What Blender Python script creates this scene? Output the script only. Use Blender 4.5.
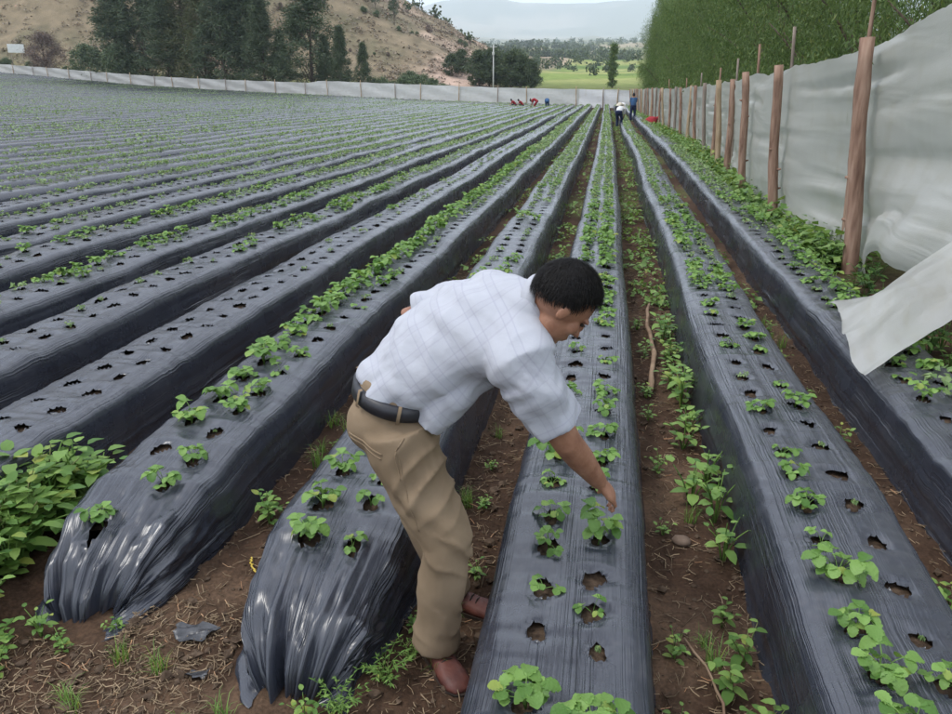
import bpy, bmesh, math, random
import numpy as np
from mathutils import Vector, Matrix, noise as mnoise

# ------------------------------------------------------------------ camera, sky, sun, exposure
scn = bpy.context.scene
for o in list(bpy.data.objects): bpy.data.objects.remove(o)
COL = scn.collection
CAM_H = 1.9
cam_d = bpy.data.cameras.new('camera'); cam = bpy.data.objects.new('camera', cam_d); COL.objects.link(cam)
cam.location = (0, 0, CAM_H)
PITCH, YAW = 0.33784653, 0.16725434
cam.rotation_euler = (math.pi/2 - PITCH, 0, YAW)
cam_d.sensor_width = 36.0; cam_d.lens = 760/952*36.0
cam_d.clip_start = 0.05; cam_d.clip_end = 40000
scn.camera = cam

SUN_EL, SUN_AZ = math.radians(58), math.radians(-115)      # high, veiled sun from the left and a little behind
world = bpy.data.worlds.new('World'); scn.world = world; world.use_nodes = True
wn, wl = world.node_tree.nodes, world.node_tree.links
wn.clear()
wo = wn.new('ShaderNodeOutputWorld'); bg = wn.new('ShaderNodeBackground')
sky = wn.new('ShaderNodeTexSky'); sky.sky_type = 'NISHITA'; sky.sun_disc = False
sky.sun_elevation = SUN_EL; sky.sun_rotation = SUN_AZ; sky.altitude = 2700; sky.dust_density = 2.0
tc = wn.new('ShaderNodeTexCoord'); mp = wn.new('ShaderNodeMapping'); mp.inputs['Scale'].default_value = (1, 1, 2.6)
ns = wn.new('ShaderNodeTexNoise'); ns.inputs['Scale'].default_value = 2.2; ns.inputs['Detail'].default_value = 5
rp = wn.new('ShaderNodeValToRGB')
rp.color_ramp.elements[0].position = .30; rp.color_ramp.elements[0].color = (8.6, 9.4, 11.4, 1)
rp.color_ramp.elements[1].position = .72; rp.color_ramp.elements[1].color = (12.4, 12.7, 13.6, 1)
mx = wn.new('ShaderNodeMixRGB'); mx.inputs['Fac'].default_value = .86
wl.new(tc.outputs['Generated'], mp.inputs['Vector']); wl.new(mp.outputs[0], ns.inputs['Vector'])
wl.new(ns.outputs['Fac'], rp.inputs['Fac'])
wl.new(sky.outputs['Color'], mx.inputs[1]); wl.new(rp.outputs['Color'], mx.inputs[2])
wl.new(mx.outputs[0], bg.inputs['Color']); bg.inputs['Strength'].default_value = 0.1
wl.new(bg.outputs[0], wo.inputs['Surface'])

sd = bpy.data.lights.new('sun', 'SUN'); sd.energy = 1.2; sd.angle = math.radians(14); sd.color = (1.0, .965, .91)
sun = bpy.data.objects.new('sun', sd); COL.objects.link(sun)
_d = Vector((math.sin(SUN_AZ)*math.cos(SUN_EL), math.cos(SUN_AZ)*math.cos(SUN_EL), math.sin(SUN_EL)))
sun.rotation_euler = _d.to_track_quat('Z', 'Y').to_euler(); sun.location = (-20, -20, 40)
scn.view_settings.view_transform = 'Standard'; scn.view_settings.look = 'None'
scn.view_settings.exposure = 0.62; scn.view_settings.gamma = 1.0
scn.view_settings.use_curve_mapping = False
scn.cycles.volume_bounces = 3

# ------------------------------------------------------------------ helpers
rng = np.random.default_rng(7); random.seed(7)
_T = np.random.default_rng(99).random((16, 256, 256))
def vnoise(x, y, k=0):
    x = np.asarray(x, float); y = np.asarray(y, float)
    x, y = np.broadcast_arrays(x, y)
    ix = np.floor(x).astype(int); iy = np.floor(y).astype(int)
    fx = x-ix; fy = y-iy
    fx = fx*fx*(3-2*fx); fy = fy*fy*(3-2*fy)
    t = _T[k % 16]; a, b = ix & 255, (ix+1) & 255; c, d = iy & 255, (iy+1) & 255
    return ((t[a, c]*(1-fx)+t[b, c]*fx)*(1-fy) + (t[a, d]*(1-fx)+t[b, d]*fx)*fy)*2-1
def fbm(x, y, k=0, o=4):
    r = 0; a = .5; f = 1.
    for i in range(o):
        r = r + a*vnoise(np.asarray(x)*f+i*17.3, np.asarray(y)*f+i*5.7, k+i); a *= .5; f *= 2.03
    return r
def sstep(x, a, b):
    t = np.clip((np.asarray(x, float)-a)/(b-a), 0, 1); return t*t*(3-2*t)

def link(o, parent=None):
    COL.objects.link(o)
    if parent is not None: o.parent = parent
    return o
def tag(o, label=None, cat=None, group=None, kind=None):
    if label: o['label'] = label
    if cat: o['category'] = cat
    if group: o['group'] = group
    if kind: o['kind'] = kind
    return o
def empty(name, loc=(0, 0, 0), rz=0):
    o = bpy.data.objects.new(name, None); o.empty_display_size = .1
    o.location = loc; o.rotation_euler = (0, 0, rz); return link(o)
def mesh_np(name, V, F, mat=None, smooth=True, uv=None, mats=None, midx=None):
    """V (n,3); F (m,3) or (m,4) int array or list of such arrays"""
    if not isinstance(F, list): F = [F]
    F = [np.asarray(f, dtype=np.int32) for f in F if len(f)]
    me = bpy.data.meshes.new(name)
    V = np.ascontiguousarray(V, dtype=np.float32)
    me.vertices.add(len(V)); me.vertices.foreach_set('co', V.ravel())
    loops = np.concatenate([f.ravel() for f in F]); tot = np.concatenate([np.full(len(f), f.shape[1], np.int32) for f in F])
    st = np.concatenate([[0], np.cumsum(tot)[:-1]]).astype(np.int32)
    me.loops.add(len(loops)); me.loops.foreach_set('vertex_index', loops)
    me.polygons.add(len(tot)); me.polygons.foreach_set('loop_start', st); me.polygons.foreach_set('loop_total', tot)
    if uv is not None:
        l = me.uv_layers.new(name='UVMap'); l.data.foreach_set('uv', np.ascontiguousarray(uv[loops], dtype=np.float32).ravel())
    me.polygons.foreach_set('use_smooth', np.full(len(tot), smooth, bool))
    if midx is not None: me.polygons.foreach_set('material_index', midx.astype(np.int32))
    for m in (mats or ([mat] if mat else [])): me.materials.append(m)
    me.update(); me.validate()
    return me
def obj(name, me, parent=None, loc=None):
    o = bpy.data.objects.new(name, me)
    if loc is not None: o.location = loc
    return link(o, parent)
def grid_faces(nu, nv, off=0):
    i = np.arange(nu-1)[:, None]*nv + np.arange(nv-1)[None, :]
    i = i.ravel()+off
    return np.stack([i, i+nv, i+nv+1, i+1], 1)
class MB:
    def __init__(s): s.V = []; s.Q = []; s.T = []; s.n = 0
    def add(s, V, Q=None, T=None):
        V = np.asarray(V, float)
        if Q is not None and len(Q): s.Q.append(np.asarray(Q)+s.n)
        if T is not None and len(T): s.T.append(np.asarray(T)+s.n)
        s.V.append(V); s.n += len(V)
    def mesh(s, name, mat, smooth=True):
        F = []
        if s.Q: F.append(np.concatenate(s.Q))
        if s.T: F.append(np.concatenate(s.T))
        return mesh_np(name, np.concatenate(s.V), F, mat, smooth)
def nrm(v): v = np.asarray(v, float); return v/(np.linalg.norm(v)+1e-12)
def tube(P, r, n=6, ref=None, cap=True):
    """swept tube; r scalar list or list of (ra, rb) with ref as the ra direction"""
    P = np.asarray(P, float); m = len(P); V = []
    for i in range(m):
        t = nrm(P[min(i+1, m-1)]-P[max(i-1, 0)])
        rf = np.asarray(ref[i] if ref is not None and np.ndim(ref) == 2 else (ref if ref is not None else ((0, 0, 1) if abs(t[2]) < .9 else (1, 0, 0))), float)
        a = nrm(rf-t*np.dot(rf, t)); b = np.cross(t, a)
        ri = r[i] if np.ndim(r) > 0 else r
        ra, rb = (ri if np.ndim(ri) > 0 else (ri, ri))
        th = np.arange(n)*2*math.pi/n
        V.append(P[i]+np.cos(th)[:, None]*a*ra+np.sin(th)[:, None]*b*rb)
    V = np.concatenate(V)
    Q = []
    for i in range(m-1):
        for j in range(n):
            k = (j+1) % n; Q.append((i*n+j, i*n+k, (i+1)*n+k, (i+1)*n+j))
    T = []
    if cap:
        c0, c1 = len(V), len(V)+1
        V = np.concatenate([V, P[:1], P[-1:]])
        for j in range(n):
            k = (j+1) % n; T.append((c0, k, j)); T.append((c1, (m-1)*n+j, (m-1)*n+k))
    return V, np.array(Q), np.array(T) if T else None
def ellipsoid(c, r, M=None, nu=14, nv=10):
    V = []
    for i in range(nv+1):
        ph = math.pi*i/nv
        for j in range(nu):
            th = 2*math.pi*j/nu
            V.append((math.sin(ph)*math.cos(th)*r[0], math.sin(ph)*math.sin(th)*r[1], math.cos(ph)*r[2]))
    V = np.array(V)
    if M is not None: V = V @ np.asarray(M)       # rows of M: images of local axes
    V = V+np.asarray(c)
    Q = []
    for i in range(nv):
        for j in range(nu):
            k = (j+1) % nu; Q.append((i*nu+j, (i+1)*nu+j, (i+1)*nu+k, i*nu+k))
    return V, np.array(Q), None
def catmull(P, n):
    P = np.asarray(P, float); m = len(P); out = []
    for t in np.linspace(0, m-1, n):
        i = min(int(t), m-2); f = t-i
        p0, p1, p2, p3 = P[max(i-1, 0)], P[i], P[i+1], P[min(i+2, m-1)]
        out.append(.5*((2*p1)+(-p0+p2)*f+(2*p0-5*p1+4*p2-p3)*f*f+(-p0+3*p1-3*p2+p3)*f**3))
    return np.array(out)

# ------------------------------------------------------------------ materials
def mat_base(name):
    m = bpy.data.materials.new(name); m.use_nodes = True
    nt = m.node_tree; b = nt.nodes['Principled BSDF']; return m, nt, b
def N(nt, typ, **kw):
    n = nt.nodes.new(typ)
    for k, v in kw.items():
        if k in ('operation', 'blend_type', 'data_type', 'noise_dimensions', 'wave_type', 'attribute_name', 'layer_name', 'uv_map', 'feature'): setattr(n, k, v)
        else: n.inputs[k.replace('_', ' ')].default_value = v
    return n
def ramp(nt, stops):
    r = nt.nodes.new('ShaderNodeValToRGB'); e = r.color_ramp.elements
    while len(e) < len(stops): e.new(.5)
    for i, (p, c) in enumerate(stops): e[i].position = p; e[i].color = (*c, 1)
    return r
def mat_noise(name, stops, scale=5, detail=4, rough=.8, bump=0, bscale=None, bdist=.01, spec=.3, coords='Object', stretch=None):
    m, nt, b = mat_base(name); L = nt.links
    tcn = nt.nodes.new('ShaderNodeTexCoord'); src = tcn.outputs[coords]
    if stretch:
        mp_ = nt.nodes.new('ShaderNodeMapping'); mp_.inputs['Scale'].default_value = stretch; L.new(src, mp_.inputs[0]); src = mp_.outputs[0]
    n = N(nt, 'ShaderNodeTexNoise', Scale=scale, Detail=detail); L.new(src, n.inputs['Vector'])
    r = ramp(nt, stops); L.new(n.outputs['Fac'], r.inputs[0]); L.new(r.outputs[0], b.inputs['Base Color'])
    b.inputs['Roughness'].default_value = rough; b.inputs['Specular IOR Level'].default_value = spec
    if bump:
        n2 = N(nt, 'ShaderNodeTexNoise', Scale=bscale or scale*3, Detail=5); L.new(src, n2.inputs['Vector'])
        bp = N(nt, 'ShaderNodeBump', Strength=bump, Distance=bdist); L.new(n2.outputs['Fac'], bp.inputs['Height']); L.new(bp.outputs[0], b.inputs['Normal'])
    return m
def mat_leaf(name, c0, c1, trans=.3, rough=.5, per_obj=False):
    """leaf tissue: tone varies leaf by leaf, some light passes through"""
    m, nt, b = mat_base(name); L = nt.links
    g = nt.nodes.new('ShaderNodeNewGeometry')
    r = ramp(nt, [(0, c0), (.93, c1), (1, (c1[0]*1.35, c1[1]*.95, c1[2]*.8))])
    if per_obj:
        oi = nt.nodes.new('ShaderNodeObjectInfo'); ad = N(nt, 'ShaderNodeMath', operation='ADD'); fr = N(nt, 'ShaderNodeMath', operation='FRACT')
        L.new(g.outputs['Random Per Island'], ad.inputs[0]); L.new(oi.outputs['Random'], ad.inputs[1]); L.new(ad.outputs[0], fr.inputs[0]); L.new(fr.outputs[0], r.inputs[0])
    else: L.new(g.outputs['Random Per Island'], r.inputs[0])
    L.new(r.outputs[0], b.inputs['Base Color']); b.inputs['Roughness'].default_value = rough; b.inputs['Specular IOR Level'].default_value = .35
    tco = nt.nodes.new('ShaderNodeTexCoord'); vn = N(nt, 'ShaderNodeTexNoise', Scale=110, Detail=2); L.new(tco.outputs['Object'], vn.inputs['Vector'])
    bmp = N(nt, 'ShaderNodeBump', Strength=.5, Distance=.004); L.new(vn.outputs['Fac'], bmp.inputs['Height']); L.new(bmp.outputs[0], b.inputs['Normal'])
    tr = nt.nodes.new('ShaderNodeBsdfTranslucent'); mixs = nt.nodes.new('ShaderNodeMixShader'); mixs.inputs[0].default_value = trans
    hs = N(nt, 'ShaderNodeHueSaturation', Hue=.48, Saturation=1.1, Value=1.3); L.new(r.outputs[0], hs.inputs['Color']); L.new(hs.outputs[0], tr.inputs['Color'])
    out = nt.nodes['Material Output']; L.new(b.outputs[0], mixs.inputs[1]); L.new(tr.outputs[0], mixs.inputs[2]); L.new(mixs.outputs[0], out.inputs['Surface'])
    return m

M = {}
# --- ground: land cover colour is stored per vertex, broken up by noise
m, nt, b = mat_base('ground'); L = nt.links
at = nt.nodes.new('ShaderNodeAttribute'); at.attribute_name = 'cover'
tcn = nt.nodes.new('ShaderNodeTexCoord')
n1 = N(nt, 'ShaderNodeTexNoise', Scale=9, Detail=8, Roughness=.7); L.new(tcn.outputs['Object'], n1.inputs['Vector'])
n2 = N(nt, 'ShaderNodeTexNoise', Scale=.35, Detail=6); L.new(tcn.outputs['Object'], n2.inputs['Vector'])
n3 = N(nt, 'ShaderNodeTexNoise', Scale=70, Detail=4); L.new(tcn.outputs['Object'], n3.inputs['Vector'])
r1 = ramp(nt, [(.25, (.5, .48, .45)), (.5, (1, 1, 1)), (.78, (1.5, 1.42, 1.3))]); L.new(n1.outputs['Fac'], r1.inputs[0])
r2 = ramp(nt, [(.3, (.75, .76, .72)), (.7, (1.25, 1.22, 1.15))]); L.new(n2.outputs['Fac'], r2.inputs[0])
r3 = ramp(nt, [(.3, (.7, .7, .7)), (.7, (1.25, 1.22, 1.2))]); L.new(n3.outputs['Fac'], r3.inputs[0])
src = at.outputs['Color']
for r_ in (r1, r2, r3):
    mm = N(nt, 'ShaderNodeMixRGB', blend_type='MULTIPLY', Fac=1.0); L.new(src, mm.inputs[1]); L.new(r_.outputs[0], mm.inputs[2]); src = mm.outputs[0]
L.new(src, b.inputs['Base Color']); b.inputs['Roughness'].default_value = .95; b.inputs['Specular IOR Level'].default_value = .1
bp = N(nt, 'ShaderNodeBump', Strength=.9, Distance=.02); L.new(n1.outputs['Fac'], bp.inputs['Height'])
bp2 = N(nt, 'ShaderNodeBump', Strength=.6, Distance=.006); L.new(n3.outputs['Fac'], bp2.inputs['Height']); L.new(bp.outputs[0], bp2.inputs['Normal']); L.new(bp2.outputs[0], b.inputs['Normal'])
M['ground'] = m
# --- black mulch film
def mat_film(name, rel):
    m, nt, b = mat_base(name); L = nt.links
    uvn = nt.nodes.new('ShaderNodeUVMap'); uvn.uv_map = 'UVMap'
    def stretched(sx, sy, sc, det=3):
        q = nt.nodes.new('ShaderNodeMapping'); q.inputs['Scale'].default_value = (sx, sy, 1); L.new(uvn.outputs[0], q.inputs[0])
        n = N(nt, 'ShaderNodeTexNoise', Scale=sc, Detail=det); L.new(q.outputs[0], n.inputs['Vector']); return n
    fa = stretched(60, .8, 1.0, 2); fb = stretched(170, 2.0, 1.0, 2); fm = stretched(7, .7, 1.0, 2); fd = stretched(3, 3, 1.0, 6); fs = stretched(30, 30, 1.0, 5)
    msk = ramp(nt, [(.42, (0, 0, 0)), (.66, (1, 1, 1))]); L.new(fm.outputs['Fac'], msk.inputs[0])
    ra_ = ramp(nt, [(.35, (0, 0, 0)), (.5, (1, 1, 1)), (.65, (0, 0, 0))]); L.new(fa.outputs['Fac'], ra_.inputs[0])
    h1 = N(nt, 'ShaderNodeMath', operation='MULTIPLY'); L.new(ra_.outputs[0], h1.inputs[0]); L.new(msk.outputs[0], h1.inputs[1])
    h2 = N(nt, 'ShaderNodeMath', operation='MULTIPLY_ADD'); L.new(fb.outputs['Fac'], h2.inputs[0]); h2.inputs[1].default_value = .40; L.new(h1.outputs[0], h2.inputs[2])
    h3 = N(nt, 'ShaderNodeMath', operation='MULTIPLY_ADD'); L.new(fd.outputs['Fac'], h3.inputs[0]); h3.inputs[1].default_value = .6; L.new(h2.outputs[0], h3.inputs[2])
    bp = N(nt, 'ShaderNodeBump', Strength=.6*rel, Distance=.007); L.new(h3.outputs[0], bp.inputs['Height']); L.new(bp.outputs[0], b.inputs['Normal'])
    dr = ramp(nt, [(.3, (.019, .022, .031)), (.58, (.033, .037, .050)), (.85, (.085, .083, .09))])
    dm = N(nt, 'ShaderNodeMath', operation='MULTIPLY_ADD'); L.new(fs.outputs['Fac'], dm.inputs[0]); dm.inputs[1].default_value = .45
    dm2 = N(nt, 'ShaderNodeMath', operation='MULTIPLY'); L.new(fd.outputs['Fac'], dm2.inputs[0]); dm2.inputs[1].default_value = .6; L.new(dm2.outputs[0], dm.inputs[2])
    L.new(dm.outputs[0], dr.inputs[0]); L.new(dr.outputs[0], b.inputs['Base Color'])
    rr = ramp(nt, [(.3, (.20,)*3), (.7, (.34,)*3)]); L.new(fd.outputs['Fac'], rr.inputs[0]); L.new(rr.outputs[0], b.inputs['Roughness'])
    b.inputs['IOR'].default_value = 1.62; b.inputs['Specular IOR Level'].default_value = .62
    return m
M['film'] = mat_film('black_film', 1.0); M['film_far'] = mat_film('black_film_smooth', .25)
# --- pale woven sheet of the windbreak fence
def mat_sheet(name, col, tcol, trans):
    m, nt, b = mat_base(name); L = nt.links
    uvn = nt.nodes.new('ShaderNodeUVMap'); uvn.uv_map = 'UVMap'
    def nz(sx, sy, det=3):
        q = nt.nodes.new('ShaderNodeMapping'); q.inputs['Scale'].default_value = (sx, sy, 1); L.new(uvn.outputs[0], q.inputs[0])
        n = N(nt, 'ShaderNodeTexNoise', Scale=1.0, Detail=det, Distortion=.4); L.new(q.outputs[0], n.inputs['Vector']); return n
    a = nz(.5, 3.2, 2); d = nz(.5, .8, 5); w = nz(60, 60, 2); dirt = nz(3, 3, 6)
    cr = ramp(nt, [(.3, tuple(c*.86 for c in col)), (.7, col)]); L.new(d.outputs['Fac'], cr.inputs[0])
    c2 = ramp(nt, [(.5, (1, 1, 1)), (.8, (.86, .83, .76))]); L.new(dirt.outputs['Fac'], c2.inputs[0])
    mm = N(nt, 'ShaderNodeMixRGB', blend_type='MULTIPLY', Fac=1.0); L.new(cr.outputs[0], mm.inputs[1]); L.new(c2.outputs[0], mm.inputs[2])
    L.new(mm.outputs[0], b.inputs['Base Color']); b.inputs['Roughness'].default_value = .33; b.inputs['Specular IOR Level'].default_value = .55
    ad = N(nt, 'ShaderNodeMath', operation='MULTIPLY_ADD'); L.new(w.outputs['Fac'], ad.inputs[0]); ad.inputs[1].default_value = .05; L.new(a.outputs['Fac'], ad.inputs[2])
    bp = N(nt, 'ShaderNodeBump', Strength=.6, Distance=.06); L.new(ad.outputs[0], bp.inputs['Height']); L.new(bp.outputs[0], b.inputs['Normal'])
    tr = nt.nodes.new('ShaderNodeBsdfTranslucent'); tr.inputs['Color'].default_value = (*tcol, 1); L.new(bp.outputs[0], tr.inputs['Normal'])
    mixs = nt.nodes.new('ShaderNodeMixShader'); mixs.inputs[0].default_value = trans
    out = nt.nodes['Material Output']; L.new(b.outputs[0], mixs.inputs[1]); L.new(tr.outputs[0], mixs.inputs[2]); L.new(mixs.outputs[0], out.inputs['Surface'])
    return m
M['sheet'] = mat_sheet('pale_sheet', (.68, .68, .645), (.76, .77, .70), .46)
M['sheet_far'] = mat_sheet('pale_sheet_weathered', (.66, .655, .63), (.62, .64, .58), .3)
M['sheet_white'] = mat_sheet('white_sheet', (.8, .8, .8), (.7, .7, .7), .25)
M['core'] = mat_noise('bed_soil', [(.3, (.035, .024, .017)), (.7, (.12, .082, .055))], 40, 5, .95, .8, 60, .01, .1)
M['post'] = mat_noise('peeled_pole', [(.25, (.15, .085, .06)), (.5, (.31, .195, .14)), (.8, (.46, .32, .24))], 3, 8, .8, .6, 14, .012, .2, stretch=(6, 6, .8))
M['post_pale'] = mat_noise('pale_pole', [(.3, (.32, .22, .13)), (.7, (.52, .40, .27))], 3, 5, .8, .4, 14, .01, .2, stretch=(6, 6, .8))
M['post_grey'] = mat_noise('grey_pole', [(.3, (.20, .16, .13)), (.7, (.36, .30, .25))], 3, 5, .85, .4, 14, .01, .2, stretch=(6, 6, .8))
M['stick'] = mat_noise('dry_wood', [(.3, (.16, .10, .065)), (.7, (.34, .24, .16))], 8, 5, .85, .5, 30, .005, .2)
M['straw'] = mat_leaf('straw', (.10, .065, .04), (.42, .31, .19), .05, .8)
M['clod'] = mat_noise('clod', [(.3, (.045, .030, .02)), (.7, (.14, .098, .068))], 25, 5, .95, .6, 60, .008, .1)
M['stone'] = mat_noise('stone', [(.3, (.11, .075, .055)), (.7, (.22, .16, .12))], 12, 5, .85, .5, 40, .006, .2)
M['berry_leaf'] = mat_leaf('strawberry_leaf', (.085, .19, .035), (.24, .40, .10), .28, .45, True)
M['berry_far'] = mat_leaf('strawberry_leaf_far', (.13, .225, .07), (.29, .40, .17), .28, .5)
M['stem'] = mat_noise('green_stem', [(.3, (.10, .15, .04)), (.7, (.2, .2, .08))], 20, 2, .6)
M['weed_leaf'] = mat_leaf('weed_leaf', (.08, .18, .035), (.24, .38, .09), .3, .5, True)
M['weed_dark'] = mat_leaf('weed_leaf_dark', (.035, .09, .018), (.10, .19, .04), .25, .5, True)
M['weed_far'] = mat_leaf('weed_leaf_far', (.085, .18, .04), (.22, .34, .09), .28, .5)
M['bark'] = mat_noise('bark', [(.3, (.06, .045, .035)), (.7, (.17, .13, .10))], 6, 5, .9, .6, 20, .02, .1, stretch=(4, 4, .7))
M['f_right'] = mat_leaf('drooping_foliage', (.05, .10, .028), (.155, .235, .07), .3, .55, True)
def vary(name, col, scale, amount):
    # patches of younger, yellower growth through the crown
    nt = M[name].node_tree; L = nt.links; b = nt.nodes['Principled BSDF']; src = b.inputs['Base Color'].links[0].from_socket
    tco = nt.nodes.new('ShaderNodeTexCoord'); n = N(nt, 'ShaderNodeTexNoise', Scale=scale, Detail=3); L.new(tco.outputs['Object'], n.inputs['Vector'])
    r = ramp(nt, [(.42, (0, 0, 0)), (.62, (amount,)*3)]); L.new(n.outputs['Fac'], r.inputs[0])
    mm = N(nt, 'ShaderNodeMixRGB'); mm.inputs[2].default_value = (*col, 1); L.new(r.outputs[0], mm.inputs[0]); L.new(src, mm.inputs[1]); L.new(mm.outputs[0], b.inputs['Base Color'])
vary('f_right', (.19, .23, .08), .9, .35)
M['f_pine'] = mat_leaf('conifer_foliage', (.04, .066, .034), (.105, .14, .07), .15, .6, True)
M['f_olive'] = mat_leaf('olive_conifer_foliage', (.06, .075, .03), (.13, .145, .06), .15, .6, True)
M['f_bush'] = mat_leaf('bush_foliage', (.055, .09, .045), (.15, .20, .10), .2, .6, True)
M['f_brown'] = mat_leaf('leafless_bush', (.10, .075, .06), (.22, .165, .14), .1, .8, True)
M['f_dry'] = mat_leaf('dry_grass', (.11, .095, .07), (.30, .24, .18), .1, .8)
M['f_euc'] = mat_leaf('eucalyptus_foliage', (.05, .075, .045), (.12, .155, .09), .15, .6, True)
M['f_clump'] = mat_leaf('valley_foliage', (.035, .06, .03), (.10, .135, .06), .2, .6, True)
M['f_pop'] = mat_leaf('poplar_foliage', (.06, .11, .03), (.15, .22, .07), .25, .6, True)
M['white_paint'] = mat_noise('white_paint', [(.3, (.72, .72, .70)), (.7, (.82, .82, .80))], 3, 3, .6)
M['pole_grey'] = mat_noise('concrete_pole', [(.3, (.5, .49, .47)), (.7, (.62, .61, .58))], 4, 3, .8)
M['scrap'] = mat_noise('film_scrap', [(.3, (.02, .022, .026)), (.7, (.06, .06, .065))], 20, 4, .35, .5, 30, .01, .6)
M['yellow'] = mat_noise('yellow_tape', [(.3, (.55, .38, .05)), (.7, (.65, .5, .1))], 10, 2, .5)

# ------------------------------------------------------------------ terrain
BEDS = {'fence_bed': 1.86, 'right_bed': .93, 'man_bed': -.06, 'heel_bed': -.96}
SPACING = .93
def bend(y): return -.006*np.maximum(0, np.asarray(y, float)-20)
def far_fence_y(x): return 90 + (-np.asarray(x, float)-0)*.335     # line of the far windbreak
def gz(x, y):
    x = np.asarray(x, float); y = np.asarray(y, float)
    d = np.hypot(x, y)
    s = np.maximum(0, -x-3)
    tilt = .0285*(np.sqrt(s*s+49)-7) * (1-sstep(d, 300, 900))
    tilt = np.where(x < -110, np.minimum(tilt, 3.2), tilt)
    beyond = sstep(y-far_fence_y(np.clip(x, -130, 10)), 0, 40)
    und = .10*fbm(x/14, y/16, 1, 2)*sstep(d, 9, 30)*(1-sstep(d, 150, 400))
    v = np.interp(d, [0, 95, 130, 250, 500, 1200, 3500, 5000, 9500], [0, 0, .5, 5.6, 17, 54, 185, 290, 420])
    v = v*sstep(y, 60, 130) + (1-sstep(y, 60, 130))*np.minimum(v, .05*np.maximum(0, d-60))
    rough = fbm(x/90, y/90, 3, 4)*np.clip((d-140)*.012, 0, 10)*(1-sstep(d, 4500, 6000)) + fbm(x/700, y/700, 5, 4)*np.clip((d-900)*.035, 0, 55)*(1-sstep(d, 4500, 6000))
    t = x/np.maximum(y, 1)
    az = np.interp(t, [-.6, -.33, -.284, -.252, -.213, -.176, -.139, -.115, -.067, -.02, .027, .4], [680, 610, 622, 634, 712, 745, 737, 699, 690, 694, 712, 760])
    mt = (az-352)*np.exp(-((d-7100)/1150)**2) + fbm(x/420, y/420, 7, 5)*90*np.exp(-((d-5900)/700)**2) + 10*fbm(x/160, y/160, 8, 3)*np.exp(-((d-7100)/900)**2)
    mt = mt + 95*np.exp(-((d-4300)/500)**2)*np.clip(.4+fbm(x/1500, y/1500, 9, 3), 0, 1)
    mt = np.where(y > 500, mt, 0)
    # dry hill on the left
    u = -x-26
    crest = np.minimum(.5*np.maximum(u, 0), 70)
    yc = 186+.42*np.maximum(u, 0); y0 = 163-.27*np.maximum(u, 0)
    y0 = np.maximum(y0, far_fence_y(np.clip(x, -130, 10))+6)
    up = sstep(y, y0, yc)**.9; dn = 1-sstep(y, yc+30, yc+240)
    hill = crest*up*dn*(1+.10*fbm(x/18, y/18, 4, 3))
    gully = np.maximum(0, fbm(x/22+3, y/40, 11, 4))*3.0*sstep(hill, 2, 14)
    hill = hill + gully*.8 + (fbm(x/5, y/7, 13, 4)*1.3+fbm(x/40, y/9, 14, 3)*1.6)*sstep(hill, 1, 9)
    nearr = fbm(x*5.5, y*5.5, 2, 4)*.030*(1-sstep(d, 8, 16)) + fbm(x*22, y*22, 6, 3)*.014*(1-sstep(d, 4.5, 9))
    return tilt*(1-.0*beyond) + und + v + rough*sstep(d, 130, 220) + mt + hill*(d > 60) + nearr - .02
ang = np.radians(np.concatenate([np.arange(-62, 42, .36), np.arange(42, 298, 8.)]))
rad = [.35]
while rad[-1] < 8300: rad.append(rad[-1]*(1.0145 if rad[-1] < 10 else (1.022 if rad[-1] < 1200 else 1.03)))
rad = np.array(rad)
A_, R_ = np.meshgrid(ang, rad)
GX, GY = R_*np.sin(A_), R_*np.cos(A_)
GZ = gz(GX, GY)
V = np.stack([GX, GY, GZ], -1).reshape(-1, 3)
nv = len(ang)
i = (np.arange(len(rad)-1)[:, None]*nv + np.arange(nv)[None, :]).ravel(); j = (np.arange(len(rad)-1)[:, None]*nv + ((np.arange(nv)+1) % nv)[None, :]).ravel()
F = np.stack([i, j, j+nv, i+nv], 1)
V = np.concatenate([V, [[0, 0, float(gz(0, 0))]]]); c = len(V)-1
Ft = np.stack([np.full(nv, c), (np.arange(nv)+1) % nv, np.arange(nv)], 1)
me = mesh_np('ground', V, [F, Ft], M['ground'])
# land cover
X, Y = V[:, 0], V[:, 1]; D = np.hypot(X, Y)
def mixc(c, new, w): return c*(1-w[:, None])+np.asarray(new)*w[:, None]
cov = np.tile(np.array([.060, .037, .026]), (len(V), 1))
cov = mixc(cov, (.115, .075, .052), sstep(fbm(X*1.7, Y*1.7, 8, 4), -.05, .5))
cov = mixc(cov, (.10, .12, .045), .55*sstep(fbm(X*.7, Y*.7, 9, 4), .08, .35)*sstep(D, 4, 14))
out_f = np.maximum(sstep(Y-far_fence_y(np.clip(X, -130, 10)), 1, 10), sstep(X, 2.6, 4.5)) * (D > 2)
cov = mixc(cov, (.13, .15, .055), out_f)
parc = vnoise(X/60+.3*fbm(X/50, Y/50, 2, 2), Y/45, 12)
wv = sstep(D, 150, 260)
cov = mixc(cov, (.20, .27, .075), wv)
cov = mixc(cov, (.29, .31, .12), wv*sstep(parc, .1, .25)); cov = mixc(cov, (.11, .18, .05), wv*sstep(parc, -.2, -.35))
cov = mixc(cov, (.36, .30, .20), wv*sstep(vnoise(X/160+7, Y/70, 13), .45, .6)*sstep(D, 300, 420))
wf = sstep(D, 480, 950); p2 = vnoise(X/190, Y/140, 14)
cov = mixc(cov, (.16, .175, .085), wf); cov = mixc(cov, (.33, .28, .20), wf*sstep(p2, .0, .35)); cov = mixc(cov, (.07, .10, .05), wf*sstep(vnoise(X/110, Y/60, 15), .2, .5))
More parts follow.
